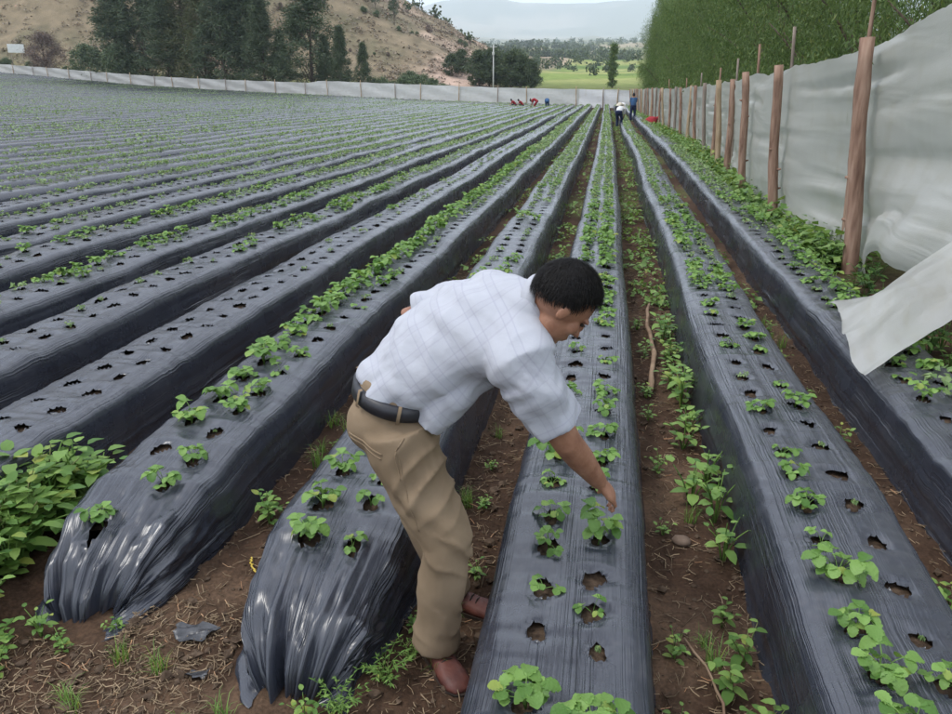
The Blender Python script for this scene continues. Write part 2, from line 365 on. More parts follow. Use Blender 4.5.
wm = sstep(D, 2600, 5200); cov = mixc(cov, (.21, .21, .16), wm); cov = mixc(cov, (.34, .31, .25), wm*sstep(fbm(X/500, Y/500, 3, 4), .05, .3))
u = -X-24
hm = sstep(u, 0, 8)*sstep(Y, np.maximum(166-.27*np.maximum(u, 0), far_fence_y(np.clip(X, -130, 10))+7)-4, np.maximum(166-.27*np.maximum(u, 0), far_fence_y(np.clip(X, -130, 10))+7)+6)*(D < 700)
cov = mixc(cov, (.225, .185, .13), hm)
cov = mixc(cov, (.14, .13, .085), hm*sstep(fbm(X/7, Y/7, 6, 5), .0, .22)*.85)
cov = mixc(cov, (.44, .335, .27), hm*sstep(fbm(X/14+9, Y/30, 10, 4), .02, .25)*sstep(-X, 110, 60))
rk = np.exp(-(((X+32)/7)**2+((Y-169)/9)**2)); cov = mixc(cov, (.52, .39, .33), np.clip(rk*1.6, 0, 1))
ca = me.color_attributes.new('cover', 'FLOAT_COLOR', 'POINT')
ca.data.foreach_set('color', np.concatenate([np.clip(cov, 0, 1), np.ones((len(V), 1))], 1).astype(np.float32).ravel())
g = obj('ground', me); tag(g, kind='structure')
def gzs(x, y): return float(gz(x, y))

# ------------------------------------------------------------------ planting beds
prof = [(-.330, -.03), (-.312, .015), (-.296, .11), (-.283, .215), (-.268, .262), (-.235, .290), (-.17, .303), (-.08, .309), (0, .307)]
ZT = 1.16
prof = [(x*.97, z*(ZT if z > 0 else 1)) for x, z in prof]
prof = np.array(prof+[(-x, z) for x, z in prof[-2::-1]])
_pp = catmull(prof, 400)
for _ in range(30): _pp[1:-1] = .25*_pp[:-2]+.5*_pp[1:-1]+.25*_pp[2:]
_s = np.concatenate([[0], np.cumsum(np.hypot(*np.diff(_pp, axis=0).T))]); _s -= _s[-1]/2
SMAX = _s[-1]
class Bed:
    def __init__(s, c, y0, y1, seed, cap=False):
        s.c, s.y0, s.y1, s.seed, s.cap = c, y0, y1, seed, cap; s.holes = []
    def cx(s, y): return s.c+bend(y)+.022*vnoise(np.asarray(y, float)/2.7, s.seed*3.1, 2)+.05*vnoise(np.asarray(y, float)/11, s.seed*5.1, 3)*sstep(y, 8, 20)
    def ends(s, y):
        if not s.cap: return np.ones_like(y), np.ones_like(y)
        t = np.clip((y-s.y0)/.80, 0, 1)
        h = np.sqrt(np.clip(1-(1-t)**2.2, 0, 1)); w = .40+.60*np.sqrt(np.clip(1-(1-np.clip(t*1.25, 0, 1))**2, 0, 1)); return h, w
    def hf(s, y): return 1+.07*vnoise(np.asarray(y, float)/1.9, s.seed*7.7, 4)+.05*vnoise(np.asarray(y, float)/.7, s.seed*1.7, 5)
    def base(s, y): return gz(s.cx(y), y) if np.ndim(y) else float(gz(s.cx(y), y))
    def smooth_base(s, y):
        y = np.asarray(y, float); x = s.cx(y)
        return .2*sum(gz(x+dx, y+dy) for dx, dy in ((0, 0), (.25, .1), (-.25, -.1), (.1, .3), (-.1, -.3)))
    def section(s, ya, yb, dy, ds, wr=1.0):
        ys = np.linspace(ya, yb, max(2, int(round((yb-ya)/dy))+1)); ss = np.linspace(-SMAX, SMAX, int(round(2*SMAX/ds))+1)
        px, pz = np.interp(ss, _s, _pp[:, 0]), np.interp(ss, _s, _pp[:, 1])
        tx, tz = np.gradient(px), np.gradient(pz); l = np.hypot(tx, tz); nx, nz = -tz/l, tx/l
        YY, SS = np.meshgrid(ys, ss, indexing='ij')
        h, w = s.ends(ys); hf = s.hf(ys); k = s.seed
        mask = sstep(vnoise(SS*5+k, YY*.45, 6), -.25, .5)
        low = sstep(pz, .2, .08)[None, :]
        wa = wr*(.0045*mask*vnoise(SS*42+k*9+.5*vnoise(YY*.4, SS*3, 8), YY*.55, 7) + .0035*(.4+low)*vnoise(SS*75+k*5, YY*.8, 9)
                 + .008*low*vnoise(SS*24+k, YY*.5, 10) + .006*vnoise(SS*4, YY*2.2+k, 11) + .010*low*vnoise(SS*3, YY*3.1+k*2, 12))
        if s.cap:
            t = np.clip((YY-s.y0)/.75, 0, 1)
            phi = SS/SMAX
            fold = vnoise(phi*9+k, YY*1.6, 13)*.40+(1-2*np.abs(vnoise(phi*22+k+YY*1.6, YY*2.2, 14)))*.30+(1-2*np.abs(vnoise(phi*46+k+YY*2.5, YY*3.5, 15)))*.22+.14*vnoise(phi*60, YY*22+k, 2)
            wa = wa+(1-t)**1.2*.050*fold*sstep(YY-s.y0, 0, .1)+(1-t)*.02*vnoise(SS*9, YY*9+k, 3)+(1-t)**2*.016*(1-2*np.abs(vnoise(SS*16+YY*7, YY*15+k, 4)))
        x = s.cx(ys)[:, None]+(px*1.0)[None, :]*w[:, None]+nx[None, :]*wa
        z0 = s.smooth_base(ys)
        z = z0[:, None]+pz[None, :]*(h*hf)[:, None]+nz[None, :]*wa
        y = YY.copy()
        if s.cap: y = y-(.08*np.abs(vnoise(SS*7+k, SS*0+3, 5))+.07*np.abs(vnoise(SS*26+k, SS*0+3, 6))+.10*sstep(pz, .16, .0)[None, :])*(1-np.clip((YY-s.y0)/.35, 0, 1))
        V = np.stack([x, y, z], -1).reshape(-1, 3); uv = np.stack([SS, YY], -1).reshape(-1, 2)
        F = grid_faces(len(ys), len(ss))
        # planting holes: cut the faces, pull the rim vertices onto the cut
        kill = np.zeros(len(F), bool); fc = uv[F].mean(1)
        for (hs, hy, r, e, ph) in s.holes:
            if hy < ya-.1 or hy > yb+.1: continue
            i0 = max(0, int((hy-.14-ya)/dy)); i1 = min(len(ys), int((hy+.14-ya)/dy)+2)
            idx = np.arange(i0*len(ss), i1*len(ss)); d0, d1 = uv[idx, 0]-hs, uv[idx, 1]-hy
            th = np.arctan2(d1, d0); rr = r*(1+.16*np.sin(2*th+ph)+.11*np.sin(3*th+ph*2.3)+.05*np.sin(6*th+ph)); q = np.hypot(d0, d1/e)/rr
            near = np.abs(q-1) < max(.22, .9*ds/r)
            mv = idx[near]; sc = (1/np.maximum(q[near], .2))-1
            V[mv, 0] += d0[near]*sc*.9; V[mv, 1] += d1[near]*sc*.9
            dip = np.exp(-((q-1)/.5)**2)*.012*(q > .9); V[idx, 2] -= dip
            fi = np.arange(max(0, i0)*(len(ss)-1), min(len(ys)-1, i1)*(len(ss)-1)); e0, e1 = fc[fi, 0]-hs, fc[fi, 1]-hy
            th = np.arctan2(e1, e0); rr = r*(1+.16*np.sin(2*th+ph)+.11*np.sin(3*th+ph*2.3)+.05*np.sin(6*th+ph))
            kill[fi[np.hypot(e0, e1/e) < rr]] = True
        return V, F[~kill], uv
    def film(s, secs, mat='film'):
        Vs, Fs, U, n = [], [], [], 0
        for a in secs:
            V, F, uv = s.section(*a); Vs.append(V); Fs.append(F+n); U.append(uv); n += len(V)
        return mesh_np('film', np.concatenate(Vs), np.concatenate(Fs), M[mat], True, np.concatenate(U))
    def core(s, y1):
        ys = np.arange(s.y0+(.22 if s.cap else 0), y1, .05); ss = np.linspace(-SMAX*.82, SMAX*.82, 25)
        px, pz = np.interp(ss, _s, _pp[:, 0])*.93, np.interp(ss, _s, _pp[:, 1])-.022
        h, w = s.ends(ys); hf = s.hf(ys)
        x = s.cx(ys)[:, None]+px[None, :]*w[:, None]*.97; z = s.smooth_base(ys)[:, None]+pz[None, :]*(h*hf)[:, None]-.012-(.05*np.clip(1-(ys-s.y0)/.7, 0, 1)[:, None] if s.cap else 0)
        z = z+.006*vnoise(x*60, ys[:, None]*60, 3)
        V = np.stack([x, np.broadcast_to(ys[:, None], x.shape), z], -1).reshape(-1, 3)
        return mesh_np('soil_core', V, grid_faces(len(ys), len(ss)), M['core'])
    def top(s, off, y):
        h, w = s.ends(np.array([y])); return (float(s.cx(y))+off*float(w[0]), y, float(s.smooth_base(y))+.304*ZT*float(h[0]*s.hf(y)))

# explicit look of the plants close to the camera: (y, side) -> size (0 bare hole, 1 full plant)
near_spec = {
 'man_bed': [(1.66, -1, 1.0), (1.96, -1, 0), (2.18, -1, .30), (2.42, -1, .45), (2.61, -1, .5), (2.87, -1, .35), (3.13, -1, 1.15), (3.4, -1, .5),
             (1.60, 1, 1.15), (1.90, 1, .12), (2.08, 1, .2), (2.26, 1, 0), (2.49, 1, 1.0), (2.85, 1, .5), (3.1, 1, .55), (3.4, 1, .5), (3.7, 1, .7), (4.0, 1, .6)],
 'right_bed': [(1.70, -1, .9), (1.93, -1, 1.0), (2.14, -1, .75), (2.40, -1, 1.1), (2.6, -1, .3), (2.85, -1, .7), (3.08, -1, .55), (3.3, -1, .4), (3.55, -1, 0), (3.8, -1, .6), (4.05, -1, 0), (4.3, -1, .3), (4.55, -1, 0), (4.85, -1, .35), (5.1, -1, 0),
               (1.66, 1, .7), (1.92, 1, .45), (2.12, 1, .1), (2.36, 1, 0), (2.63, 1, 0), (2.88, 1, .15), (3.12, 1, 0), (3.4, 1, .2), (3.66, 1, 0), (3.9, 1, .6), (4.2, 1, .3), (4.5, 1, 0), (4.8, 1, .35)],
 'heel_bed': [(2.36, -1, .7), (2.55, -1, .6), (2.82, -1, .6), (3.1, -1, .6), (3.36, -1, .5), (2.33, 1, .35), (2.58, 1, .4), (2.76, 1, .3), (3.0, 1, .3), (3.3, 1, .4)],
 'weed_bed': [(2.42, -1, .6), (2.64, 1, .8), (2.85, 1, .55), (3.10, 1, .1), (3.35, 1, .6), (3.6, 1, .6), (2.92, -1, 0), (3.2, -1, 1.0), (3.5, -1, 1.1), (3.8, -1, .7), (3.9, 1, .3), (4.2, 1, .5), (4.5, 1, .0)],
}
beds = []
names = [('fence_bed', 1.86, 1.6), ('right_bed', .93, .9), ('man_bed', -.06, .9), ('heel_bed', -.96, 1.98), ('weed_bed', -1.90, 2.22)]
kx = 0
x = -1.90-SPACING
while x > -104:
    names.append((None, x, max(2.4, 1.02*abs(x)-1.6))); x -= SPACING
plants = []     # x, y, z, size, bed index, side
for bi, (nm, c, y0) in enumerate(names):
    y1 = float(far_fence_y(c))-1.5
    b_ = Bed(c, y0, y1, bi+1, nm in ('heel_bed', 'weed_bed'))
    near = bi <= 11
    r_ = np.random.default_rng(100+bi)
    spec = near_spec.get(nm, [])
    for side in (-1, 1):
        sp = sorted([(a, s_) for a, sd_, s_ in spec if sd_ == side])
        for a, s_ in sp: plants.append([a, s_, side, bi])
        y = (sp[-1][0]+.26) if sp else y0+.3+r_.random()*.2
        while y < y1-.4:
            dens = .40+.95*fbm(y/9+bi*3.3, bi*.45+side*.2, 2, 3)+.10*side*(1 if bi == 2 else -1)
            if nm == 'man_bed': dens += .5*float(sstep(y, 5, 8))
            if nm == 'weed_bed': dens += (.95 if side < 0 else -.1)
            if nm == 'fence_bed': dens += .35*side+.1
            if nm == 'right_bed': dens += -.25+.5*float(sstep(y, 6.5, 11))
            dens += .24*float(sstep(y, 8, 18))
            if 3 <= bi <= 9: dens += .22*float(sstep(y, 6, 11))
            dens -= .20*float(sstep(-c, 9, 22))+.12*float(sstep(-c, 25, 60))
            if bi in (5,): dens -= .38
            if bi in (6, 8): dens -= .22
            if bi == 7: dens += .2
            v = r_.random()
            if v < dens: s_ = (.6+.45*r_.random())*(1.0 if dens > .5 else .75)*(1.5 if nm == 'weed_bed' and side < 0 else 1.0)
            elif v < dens+.3: s_ = .25+.3*r_.random()
            else: s_ = 0
            plants.append([y, s_, side, bi]); y += .262+.03*(r_.random()-.5)
    if near:
        for p in plants:
            if p[3] == bi and p[0] < 24:
                o_ = r_.uniform(-.012, .012); big = nm in near_spec and p[0] < 4
                p.append(o_); b_.holes.append((p[2]*.094+o_, p[0], r_.uniform(.027, .038)*(1.05 if p[0] < 5 else 1.15), r_.uniform(1.0, 1.45), r_.uniform(0, 6.28)))
    beds.append(b_)
ordn = ['third', 'fourth', 'fifth', 'sixth', 'seventh', 'eighth', 'ninth', 'tenth']
bl = {'fence_bed': 'black plastic-covered planting bed nearest the right-hand windbreak, under its loose flap',
      'right_bed': 'black plastic-covered planting bed with many empty holes, between reached-into bed and fence-side bed',
      'man_bed': 'long black plastic-covered planting bed the bending man reaches down to',
      'heel_bed': 'black plastic-covered planting bed with bunched rounded end behind the man\'s legs',
      'weed_bed': 'black plastic-covered planting bed with crumpled tied end beside leafy green weeds'}
for bi, (b_, (nm, c, y0)) in enumerate(zip(beds, names)):
    if bi <= 11:
        root = empty('planting_bed', (0, 0, 0))
        secs = []
        lo = y0
        if lo < 7.5: secs.append((lo, 7.5, .014, .014)); lo = 7.5
        if lo < 14: secs.append((lo, 14.0, .026, .024)); lo = 14.0
        if lo < 24: secs.append((lo, 24.0, .045, .04, .8)); lo = 24.0
        secs.append((24.0, b_.y1, .35, .085, .6))
        obj('mulch_film', b_.film(secs), root); obj('soil_core', b_.core(24.0), root)
    else:
        secs = [(b_.y0, b_.y1, .5 if abs(c) < 40 else .9, .095, .5)]
        root = obj('planting_bed', b_.film(secs, 'film_far'))
    if nm: lab = bl[nm]
    elif bi-5 < len(ordn): lab = 'black plastic-covered planting bed, %s one beyond the bed with crumpled weedy end' % (['first', 'second']+ordn)[bi-5]
    else: lab = 'long plastic-covered planting bed in the wide field stretching toward the dry hillside'
    tag(root, lab, 'planting bed', 'plastic-covered planting beds of the field')

# ------------------------------------------------------------------ plants: leaves
OBOV = [.10, .62, .95, 1.0, .74, .26]; OVATE = [.10, .80, 1.0, .82, .48, .06]
def leaflet(L=1., W=.8, seg=5, teeth=.06, fold=.18, droop=.25, rs=None, shape=OVATE):
    """one leaf blade along +X with midrib fold and toothed edge"""
    V = []
    for i in range(seg+1):
        u = i/seg; w = W*.5*float(np.interp(u, [0, .2, .42, .68, .9, 1], shape))
        tt = teeth*(1 if i % 2 else -1)*(0 < i < seg)
        z = -droop*L*u*u; f = fold*w
        jx = 0 if rs is None else rs.uniform(-.02, .02)
        V += [(u*L*.97-tt*.5*L, -w*L*(1+tt), z+f*L+jx*L), (u*L, 0, z), (u*L*.97-tt*.5*L, w*L*(1+tt), z+f*L-jx*L)]
    Q = []
    for i in range(seg):
        a = i*3; Q += [(a, a+3, a+4, a+1), (a+1, a+4, a+5, a+2)]
    return np.array(V), np.array(Q)
def rotz(V, a): c, s = math.cos(a), math.sin(a); return V @ np.array([[c, s, 0], [-s, c, 0], [0, 0, 1]])
def roty(V, a): c, s = math.cos(a), math.sin(a); return V @ np.array([[c, 0, -s], [0, 1, 0], [s, 0, c]])
def rotx(V, a): c, s = math.cos(a), math.sin(a); return V @ np.array([[1, 0, 0], [0, c, s], [0, -s, c]])
def berry_leaf(rs):
    """petiole arching out of the crown with three toothed leaflets"""
    mb = MB(); r = rs.uniform(.04, .085); h = rs.uniform(.035, .085)
    P = catmull([(0, 0, -.015), (r*.25, 0, h*.6), (r*.75, 0, h), (r, 0, h*1.0)], 5)
    V, Q, T = tube(P, [.0028, .0025, .0022, .002, .0018], 4); mb.add(V, Q, T)
    for a, l in ((0, 1.0), (1.45, .92), (-1.45, .92)):
        V, Q = leaflet(.056*l*rs.uniform(.85, 1.15), .94, 10, .085, .34, rs.uniform(-.05, .55), rs, OBOV)
        V = roty(V, rs.uniform(-.15, .25)); V = rotz(V, a+rs.uniform(-.15, .15)); V = V+np.array([r, 0, h]); mb.add(V, Q)
    return mb
rs = random.Random(3)
leaf_meshes = [berry_leaf(rs).mesh('strawberry_leaf', M['berry_leaf']) for _ in range(7)]
def merge_variant(name, parts, mat):
    mb = MB()
    for (mb_, rz, sc, tilt) in parts:
        for V in [np.concatenate(mb_.V)]:
            V2 = rotz(roty(V*sc, tilt), rz); mb.add(V2, np.concatenate(mb_.Q) if mb_.Q else None, np.concatenate(mb_.T) if mb_.T else None)
    return mb.mesh(name, mat)
plant_meshes = []
for k in range(8):
    n = rs.randint(7, 10)
    plant_meshes.append(merge_variant('strawberry_plant', [(berry_leaf(rs), i*2.4+rs.uniform(-.4, .4), rs.uniform(.75, 1.15), rs.uniform(-.25, .2)) for i in range(n)], M['berry_leaf']))
small_meshes = []
for k in range(4):
    small_meshes.append(merge_variant('strawberry_plant', [(berry_leaf(rs), i*2.4+rs.uniform(-.4, .4), rs.uniform(.7, 1.0), rs.uniform(-.1, .35)) for i in range(rs.randint(3, 5))], M['berry_leaf']))

full = []
for p in plants:
    y, s_, side, bi = p[:4]
    if s_ <= 0: continue
    b_ = beds[bi]; off = side*.094+(p[4] if len(p) > 4 else 0)
    if y < b_.y0+.1: continue
    full.append((off, y, s_, side, bi))
fb_ = np.array([(o_, y, s_, sd_, bi) for o_, y, s_, sd_, bi in full])
xs = np.zeros(len(fb_)); zs = np.zeros(len(fb_))
for bi in range(len(beds)):
    k = fb_[:, 4] == bi
    if not k.any(): continue
    yy = fb_[k, 1]; b_ = beds[bi]; h, w = b_.ends(yy)
    xs[k] = b_.cx(yy)+fb_[k, 0]*w; zs[k] = b_.smooth_base(yy)+.304*ZT*h*b_.hf(yy)
    zs[k] -= .004
dist = np.hypot(xs, fb_[:, 1])
tt_ = xs/np.maximum(fb_[:, 1], .1)
inview = (tt_ > -.86) & (tt_ < .36+.25/np.maximum(fb_[:, 1]-1, .4)) & (fb_[:, 1] > 1.4)
score = np.where(inview, fb_[:, 2]/dist, 0)
order = np.argsort(-score)
indiv = order[:296]; parts_n = 44
bed_word = {0: 'fence-side bed', 1: 'bed with many empty holes', 2: 'bed the man reaches into', 3: 'bed with bunched end behind the man', 4: 'bed with crumpled weedy end'}
def size_word(s): return 'tiny' if s < .33 else ('small' if s < .62 else ('leafy' if s < .95 else 'lush'))
for rank, i in enumerate(indiv):
    x, y, z, s_, bi, side = xs[i], fb_[i, 1], zs[i], fb_[i, 2], int(fb_[i, 4]), int(fb_[i, 3])
    bw = bed_word.get(bi) or ('%s bed beyond the crumpled weedy end' % (['first', 'second']+ordn)[bi-5] if bi-5 < 10 else 'far field bed')
    rw = 'fence-side row' if side > 0 else 'hill-side row'
    lab = '%s green strawberry plant in %s of %s' % (size_word(s_), rw, bw)
    gr = '%s strawberry plants, %s, %s' % (size_word(s_), rw, bw)
    held = bi == 2 and side == 1 and abs(y-2.49) < .05
    if held: lab = 'leafy strawberry plant held by the bending man\'s fingers'; gr = None
    rr = random.Random(int(i)); rz = rr.uniform(0, 6.28)
    if rank < parts_n:
        o = empty('strawberry_plant', (x, y, z), rz); n = max(3, int(4+5*s_))
        sc = (.42+.46*s_)
        for q in range(n):
            l = obj('leaf', rr.choice(leaf_meshes), o); l.rotation_euler = (0, rr.uniform(-.3, .25), q*2.4+rr.uniform(-.4, .4)); f_ = sc*rr.uniform(.75, 1.15); l.scale = (f_, f_, f_*rr.uniform(.9, 1.3)*(1.25 if held else 1))
    else:
        me_ = rr.choice(plant_meshes if s_ > .45 else small_meshes); o = obj('strawberry_plant', me_, None, (x, y, z)); o.rotation_euler = (0, 0, rz)
        f_ = (.48+.45*s_)*rr.uniform(.9, 1.1); o.scale = (f_, f_, f_*rr.uniform(.9, 1.25))
    tag(o, lab, 'strawberry plant', gr)
# the rest of the crop: far too many to count
isind = np.zeros(len(xs), bool); isind[indiv] = True
def leaf_stuff(name, px, py, pz, size, nleaf, mat, spread, leaf, hgt, seed, label, cat):
    r_ = np.random.default_rng(seed); n = len(px)
    k = np.repeat(np.arange(n), nleaf); m_ = len(k)
    az = r_.random(m_)*6.283; rr = np.sqrt(r_.random(m_))*spread*size[k]
    c = np.stack([px[k]+rr*np.cos(az), py[k]+rr*np.sin(az), pz[k]+.02*size[k]+hgt*size[k]*r_.random(m_)*(1-.5*rr/(spread*size[k]+1e-6))], 1)
    a2 = az+r_.normal(0, .6, m_); tl = r_.normal(.15, .4, m_)
    d = np.stack([np.cos(a2)*np.cos(tl), np.sin(a2)*np.cos(tl), -np.sin(tl)], 1)
    sdir = np.stack([-np.sin(a2), np.cos(a2), r_.normal(0, .35, m_)], 1)
    L_ = leaf*size[k]*r_.uniform(.7, 1.3, m_)
    V = np.stack([c-d*L_[:, None]*.5, c+sdir*L_[:, None]*.42+np.array([0, 0, .01]), c+d*L_[:, None]*.5, c-sdir*L_[:, None]*.42+np.array([0, 0, .01])], 1).reshape(-1, 3)
    F = np.arange(m_*4).reshape(-1, 4)
    o = obj(name, mesh_np(name, V, F, mat, False)); tag(o, label, cat, None, 'stuff'); return o
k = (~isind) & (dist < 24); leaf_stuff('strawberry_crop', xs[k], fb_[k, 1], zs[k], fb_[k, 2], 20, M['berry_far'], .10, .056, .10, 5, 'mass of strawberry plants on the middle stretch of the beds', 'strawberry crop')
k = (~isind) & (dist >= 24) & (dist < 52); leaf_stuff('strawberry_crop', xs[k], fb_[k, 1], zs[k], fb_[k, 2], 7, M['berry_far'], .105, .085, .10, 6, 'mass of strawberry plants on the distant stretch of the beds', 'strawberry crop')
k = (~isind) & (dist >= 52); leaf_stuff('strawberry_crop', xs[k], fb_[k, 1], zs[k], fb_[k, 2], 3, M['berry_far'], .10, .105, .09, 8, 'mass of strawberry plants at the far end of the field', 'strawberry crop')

# ------------------------------------------------------------------ weeds
def weed_parts(rs, h=.2, n=16, leaf=.055, spread=.09, W=.62, stems=3):
    st = MB(); leaves = []
    for q in range(stems):
        a = q*6.283/stems+rs.uniform(-.5, .5); ro = spread*rs.uniform(.3, 1)*(q > 0)
        P = catmull([(0, 0, -.02), (ro*.4*math.cos(a), ro*.4*math.sin(a), h*.5), (ro*math.cos(a), ro*math.sin(a), h*rs.uniform(.75, 1))], 6)
        V, Q, T = tube(P, [.004, .0036, .0032, .0027, .0022, .0016], 4); st.add(V, Q, T)
        m_ = max(3, n//stems)
        for k in range(m_):
            f = (k+1)/m_; pt = P[min(5, int(1+f*4.2))]
            leaves.append((pt, a+k*2.6+rs.uniform(-.5, .5), leaf*rs.uniform(.7, 1.2)*(1.1-.35*f), rs.uniform(-.5, .25)-.2*f))
    return st, leaves
def weed_mesh(rs, mat, **kw):
    st, lv = weed_parts(rs, **kw); mb = MB(); mb.add(np.concatenate(st.V), np.concatenate(st.Q), np.concatenate(st.T))
    for pt, a, l, ti in lv:
        V, Q = leaflet(l, .66, 4, .04, .15, rs.uniform(.1, .5), rs); V = rotz(roty(V+np.array([.012, 0, 0]), ti), a)+pt; mb.add(V, Q)
    return mb.mesh('weed', mat)
wl_leaf = []
for k in range(3):
    V, Q = leaflet(1, .68, 5, .05, .15, .15+.15*k, rs); wl_leaf.append(mesh_np('weed_leaf', V, Q, M['weed_leaf']))
weed_v = [weed_mesh(rs, M['weed_leaf'], h=rs.uniform(.13, .22), n=rs.randint(18, 28), stems=rs.randint(3, 6), spread=.11) for _ in range(6)]
weed_d = [weed_mesh(rs, M['weed_dark'], h=rs.uniform(.2, .34), n=36, leaf=.07, stems=6, spread=.2) for _ in range(5)]
def feather_mesh(rs):
    mb = MB()
    for q in range(16):
        a = q*2.4; r = rs.uniform(.06, .14); h = rs.uniform(.05, .13)
        P = catmull([(0, 0, -.01), (r*.4, 0, h*.8), (r, 0, h)], 5); V, Q, T = tube(P, .0015, 3); mb.add(rotz(V, a), Q, T)
        for k in range(12):
            pt = P[min(4, 1+k//3)]; V, Q = leaflet(rs.uniform(.02, .035), .3, 2, 0, .1, .2); V = rotz(roty(V, rs.uniform(-.6, .2)), rs.uniform(-1.6, 1.6))+pt; mb.add(rotz(V, a), Q)
    return mb.mesh('feathery_weed', M['weed_leaf'])
feather = [feather_mesh(rs) for _ in range(2)]
def grass_mesh(rs):
    mb = MB()
    for q in range(26):
        a = rs.uniform(0, 6.28); r = rs.uniform(.03, .12); h = rs.uniform(.05, .16); w = .003
        P = catmull([(0, 0, -.01), (r*.3, 0, h*.8), (r, 0, h*.9)], 4); V = []
        for i_, p in enumerate(P): ww = w*(1-i_/3.2); V += [p+np.array([0, ww, 0]), p-np.array([0, ww, 0])]
        mb.add(rotz(np.array(V), a)+np.array([rs.uniform(-.03, .03), rs.uniform(-.03, .03), 0]), grid_faces(4, 2))
    return mb.mesh('grass_tuft', M['weed_leaf'])
grass = [grass_mesh(rs) for _ in range(3)]
def put(name, me_, x, y, sc, label, group, cat='weed', z=None):
    o = obj(name, me_, None, (x, y, (gzs(x, y) if z is None else z)-.004)); o.rotation_euler = (0, 0, rs.uniform(0, 6.28)); o.scale = (sc*rs.uniform(.9, 1.1), sc*rs.uniform(.9, 1.1), sc*rs.uniform(.85, 1.15))
    return tag(o, label, cat, group)
def put_parts(x, y, sc, label, group, **kw):
    o = empty('weed', (x, y, gzs(x, y)), rs.uniform(0, 6.28)); st, lv = weed_parts(rs, **kw); o.scale = (sc,)*3
    mb = MB(); mb.add(np.concatenate(st.V), np.concatenate(st.Q), np.concatenate(st.T)); obj('stem', mb.mesh('stem', M['stem']), o)
    for pt, a, l, ti in lv:
        q = obj('leaf', rs.choice(wl_leaf), o, tuple(pt)); q.rotation_euler = (0, ti, a); q.scale = (l, l, l)
    return tag(o, label, 'weed', group)
# leafy weeds filling the furrow beside the crumpled bed end
for k in range(64):
    t = rs.random(); y = 2.0+t*1.9; x = -2.34-.16*t+rs.uniform(-.16, .10)-(.35*rs.random() if y < 2.9 else 0)
    if y > 2.95: y -= .9
    if k < 14: put_parts(x, y, rs.uniform(1.1, 1.5), 'broad-leaved green weed in the clump beside the crumpled bed end', 'weed clump beside the crumpled bed end', h=.25, n=32, leaf=.072, stems=5, spread=.14)
    else: put('weed', rs.choice(weed_v), x, y, rs.uniform(1.4, 2.0), 'broad-leaved green weed in the clump beside the crumpled bed end', 'weed clump beside the crumpled bed end')
for x, y, s_ in [(-2.2, 2.0, 1.0), (-2.28, 1.9, 1.1), (-2.1, 1.96, .8), (-2.34, 2.08, 1.2), (-2.0, 1.82, .6), (-2.25, 1.75, .9), (-2.4, 1.95, 1.1), (-1.98, 2.02, .7), (-2.05, 1.9, .6), (-1.86, 1.98, .55), (-1.72, 2.1, .4), (-2.15, 1.8, .7)]:
    put('weed', rs.choice(weed_v), x, y, s_, 'low weed at the foot of the crumpled bed end', 'low weeds at the crumpled bed end')
# furrow between the reached-into bed and the next bed on the right
for x, y, s_ in [(.58, 1.72, 1.1), (.54, 1.86, 1.0), (.60, 1.98, .9), (.50, 2.12, .85), (.57, 2.3, .9), (.52, 2.5, .7)]:
    put_parts(x, y, s_, 'fresh green weed against the bed with many empty holes', 'weeds in the furrow right of the reached-into bed', h=.17, n=18, leaf=.06, stems=4, spread=.09)
for k in range(20):
    y = 2.9+k*.19+rs.uniform(-.06, .06); x = .55+rs.uniform(-.06, .05)
    if k % 7 in (1, 5): continue
    put('weed', rs.choice(weed_v), x, y, rs.uniform(1.05, 1.6), 'fresh green weed against the bed with many empty holes', 'weeds in the furrow right of the reached-into bed')
for x, y, s_ in [(.32, 1.95, .5), (.33, 2.3, .55), (.34, 3.1, .5), (.35, 3.7, .6), (.33, 4.4, .7), (.34, 4.8, .7), (.36, 5.6, .8), (.32, 6.3, .8)]:
    put('weed', rs.choice(weed_v), x, y, s_, 'small weed against the fence-facing flank of the reached-into bed', 'small weeds along the reached-into bed')
for x, y, s_ in [(1.36, 2.62, .95), (1.42, 2.75, .8), (1.33, 3.35, .7), (1.38, 4.2, .8), (1.30, 2.05, .9), (1.35, 4.9, .6), (1.33, 5.6, .7), (1.40, 6.4, .7), (1.36, 7.3, .7)]:
    put('weed', rs.choice(weed_v), x, y, s_, 'weed in the shaded furrow beside the fence-side bed', 'weeds in the furrow beside the fence-side bed')
for x, y, s_, me_ in [(-.66, 2.02, .8, feather[0]), (-.77, 1.86, .8, feather[1]), (-.60, 2.16, .45, feather[0])]:
    put('feathery_weed', me_, x, y, s_, 'feathery green weed by the bunched bed end near the man\'s shoe', 'feathery weeds near the shoe')
for x, y, s_ in [(-.86, 1.80, .55), (-1.0, 1.72, .4)]:
    put('weed', rs.choice(weed_v), x, y, s_, 'small seedling just in front of the bunched bed end', 'seedlings in front of the bunched bed end')
for x, y, s_ in [(-1.47, 2.9, .95), (-1.50, 2.98, .8), (-1.42, 3.7, .4), (-1.36, 4.2, .45)]:
    put('weed', rs.choice(weed_v), x, y, s_, 'weed in the bare furrow left of the man\'s legs', 'weeds in the bare furrow')
for x, y, s_ in [(-.62, 2.3, .5), (-.5, 3.2, .5), (-.44, 2.62, .5), (-.52, 3.6, .4)]:
    put('weed', rs.choice(weed_v), x, y, s_, 'small weed in the furrow where the man stands', 'weeds in the furrow where the man stands')
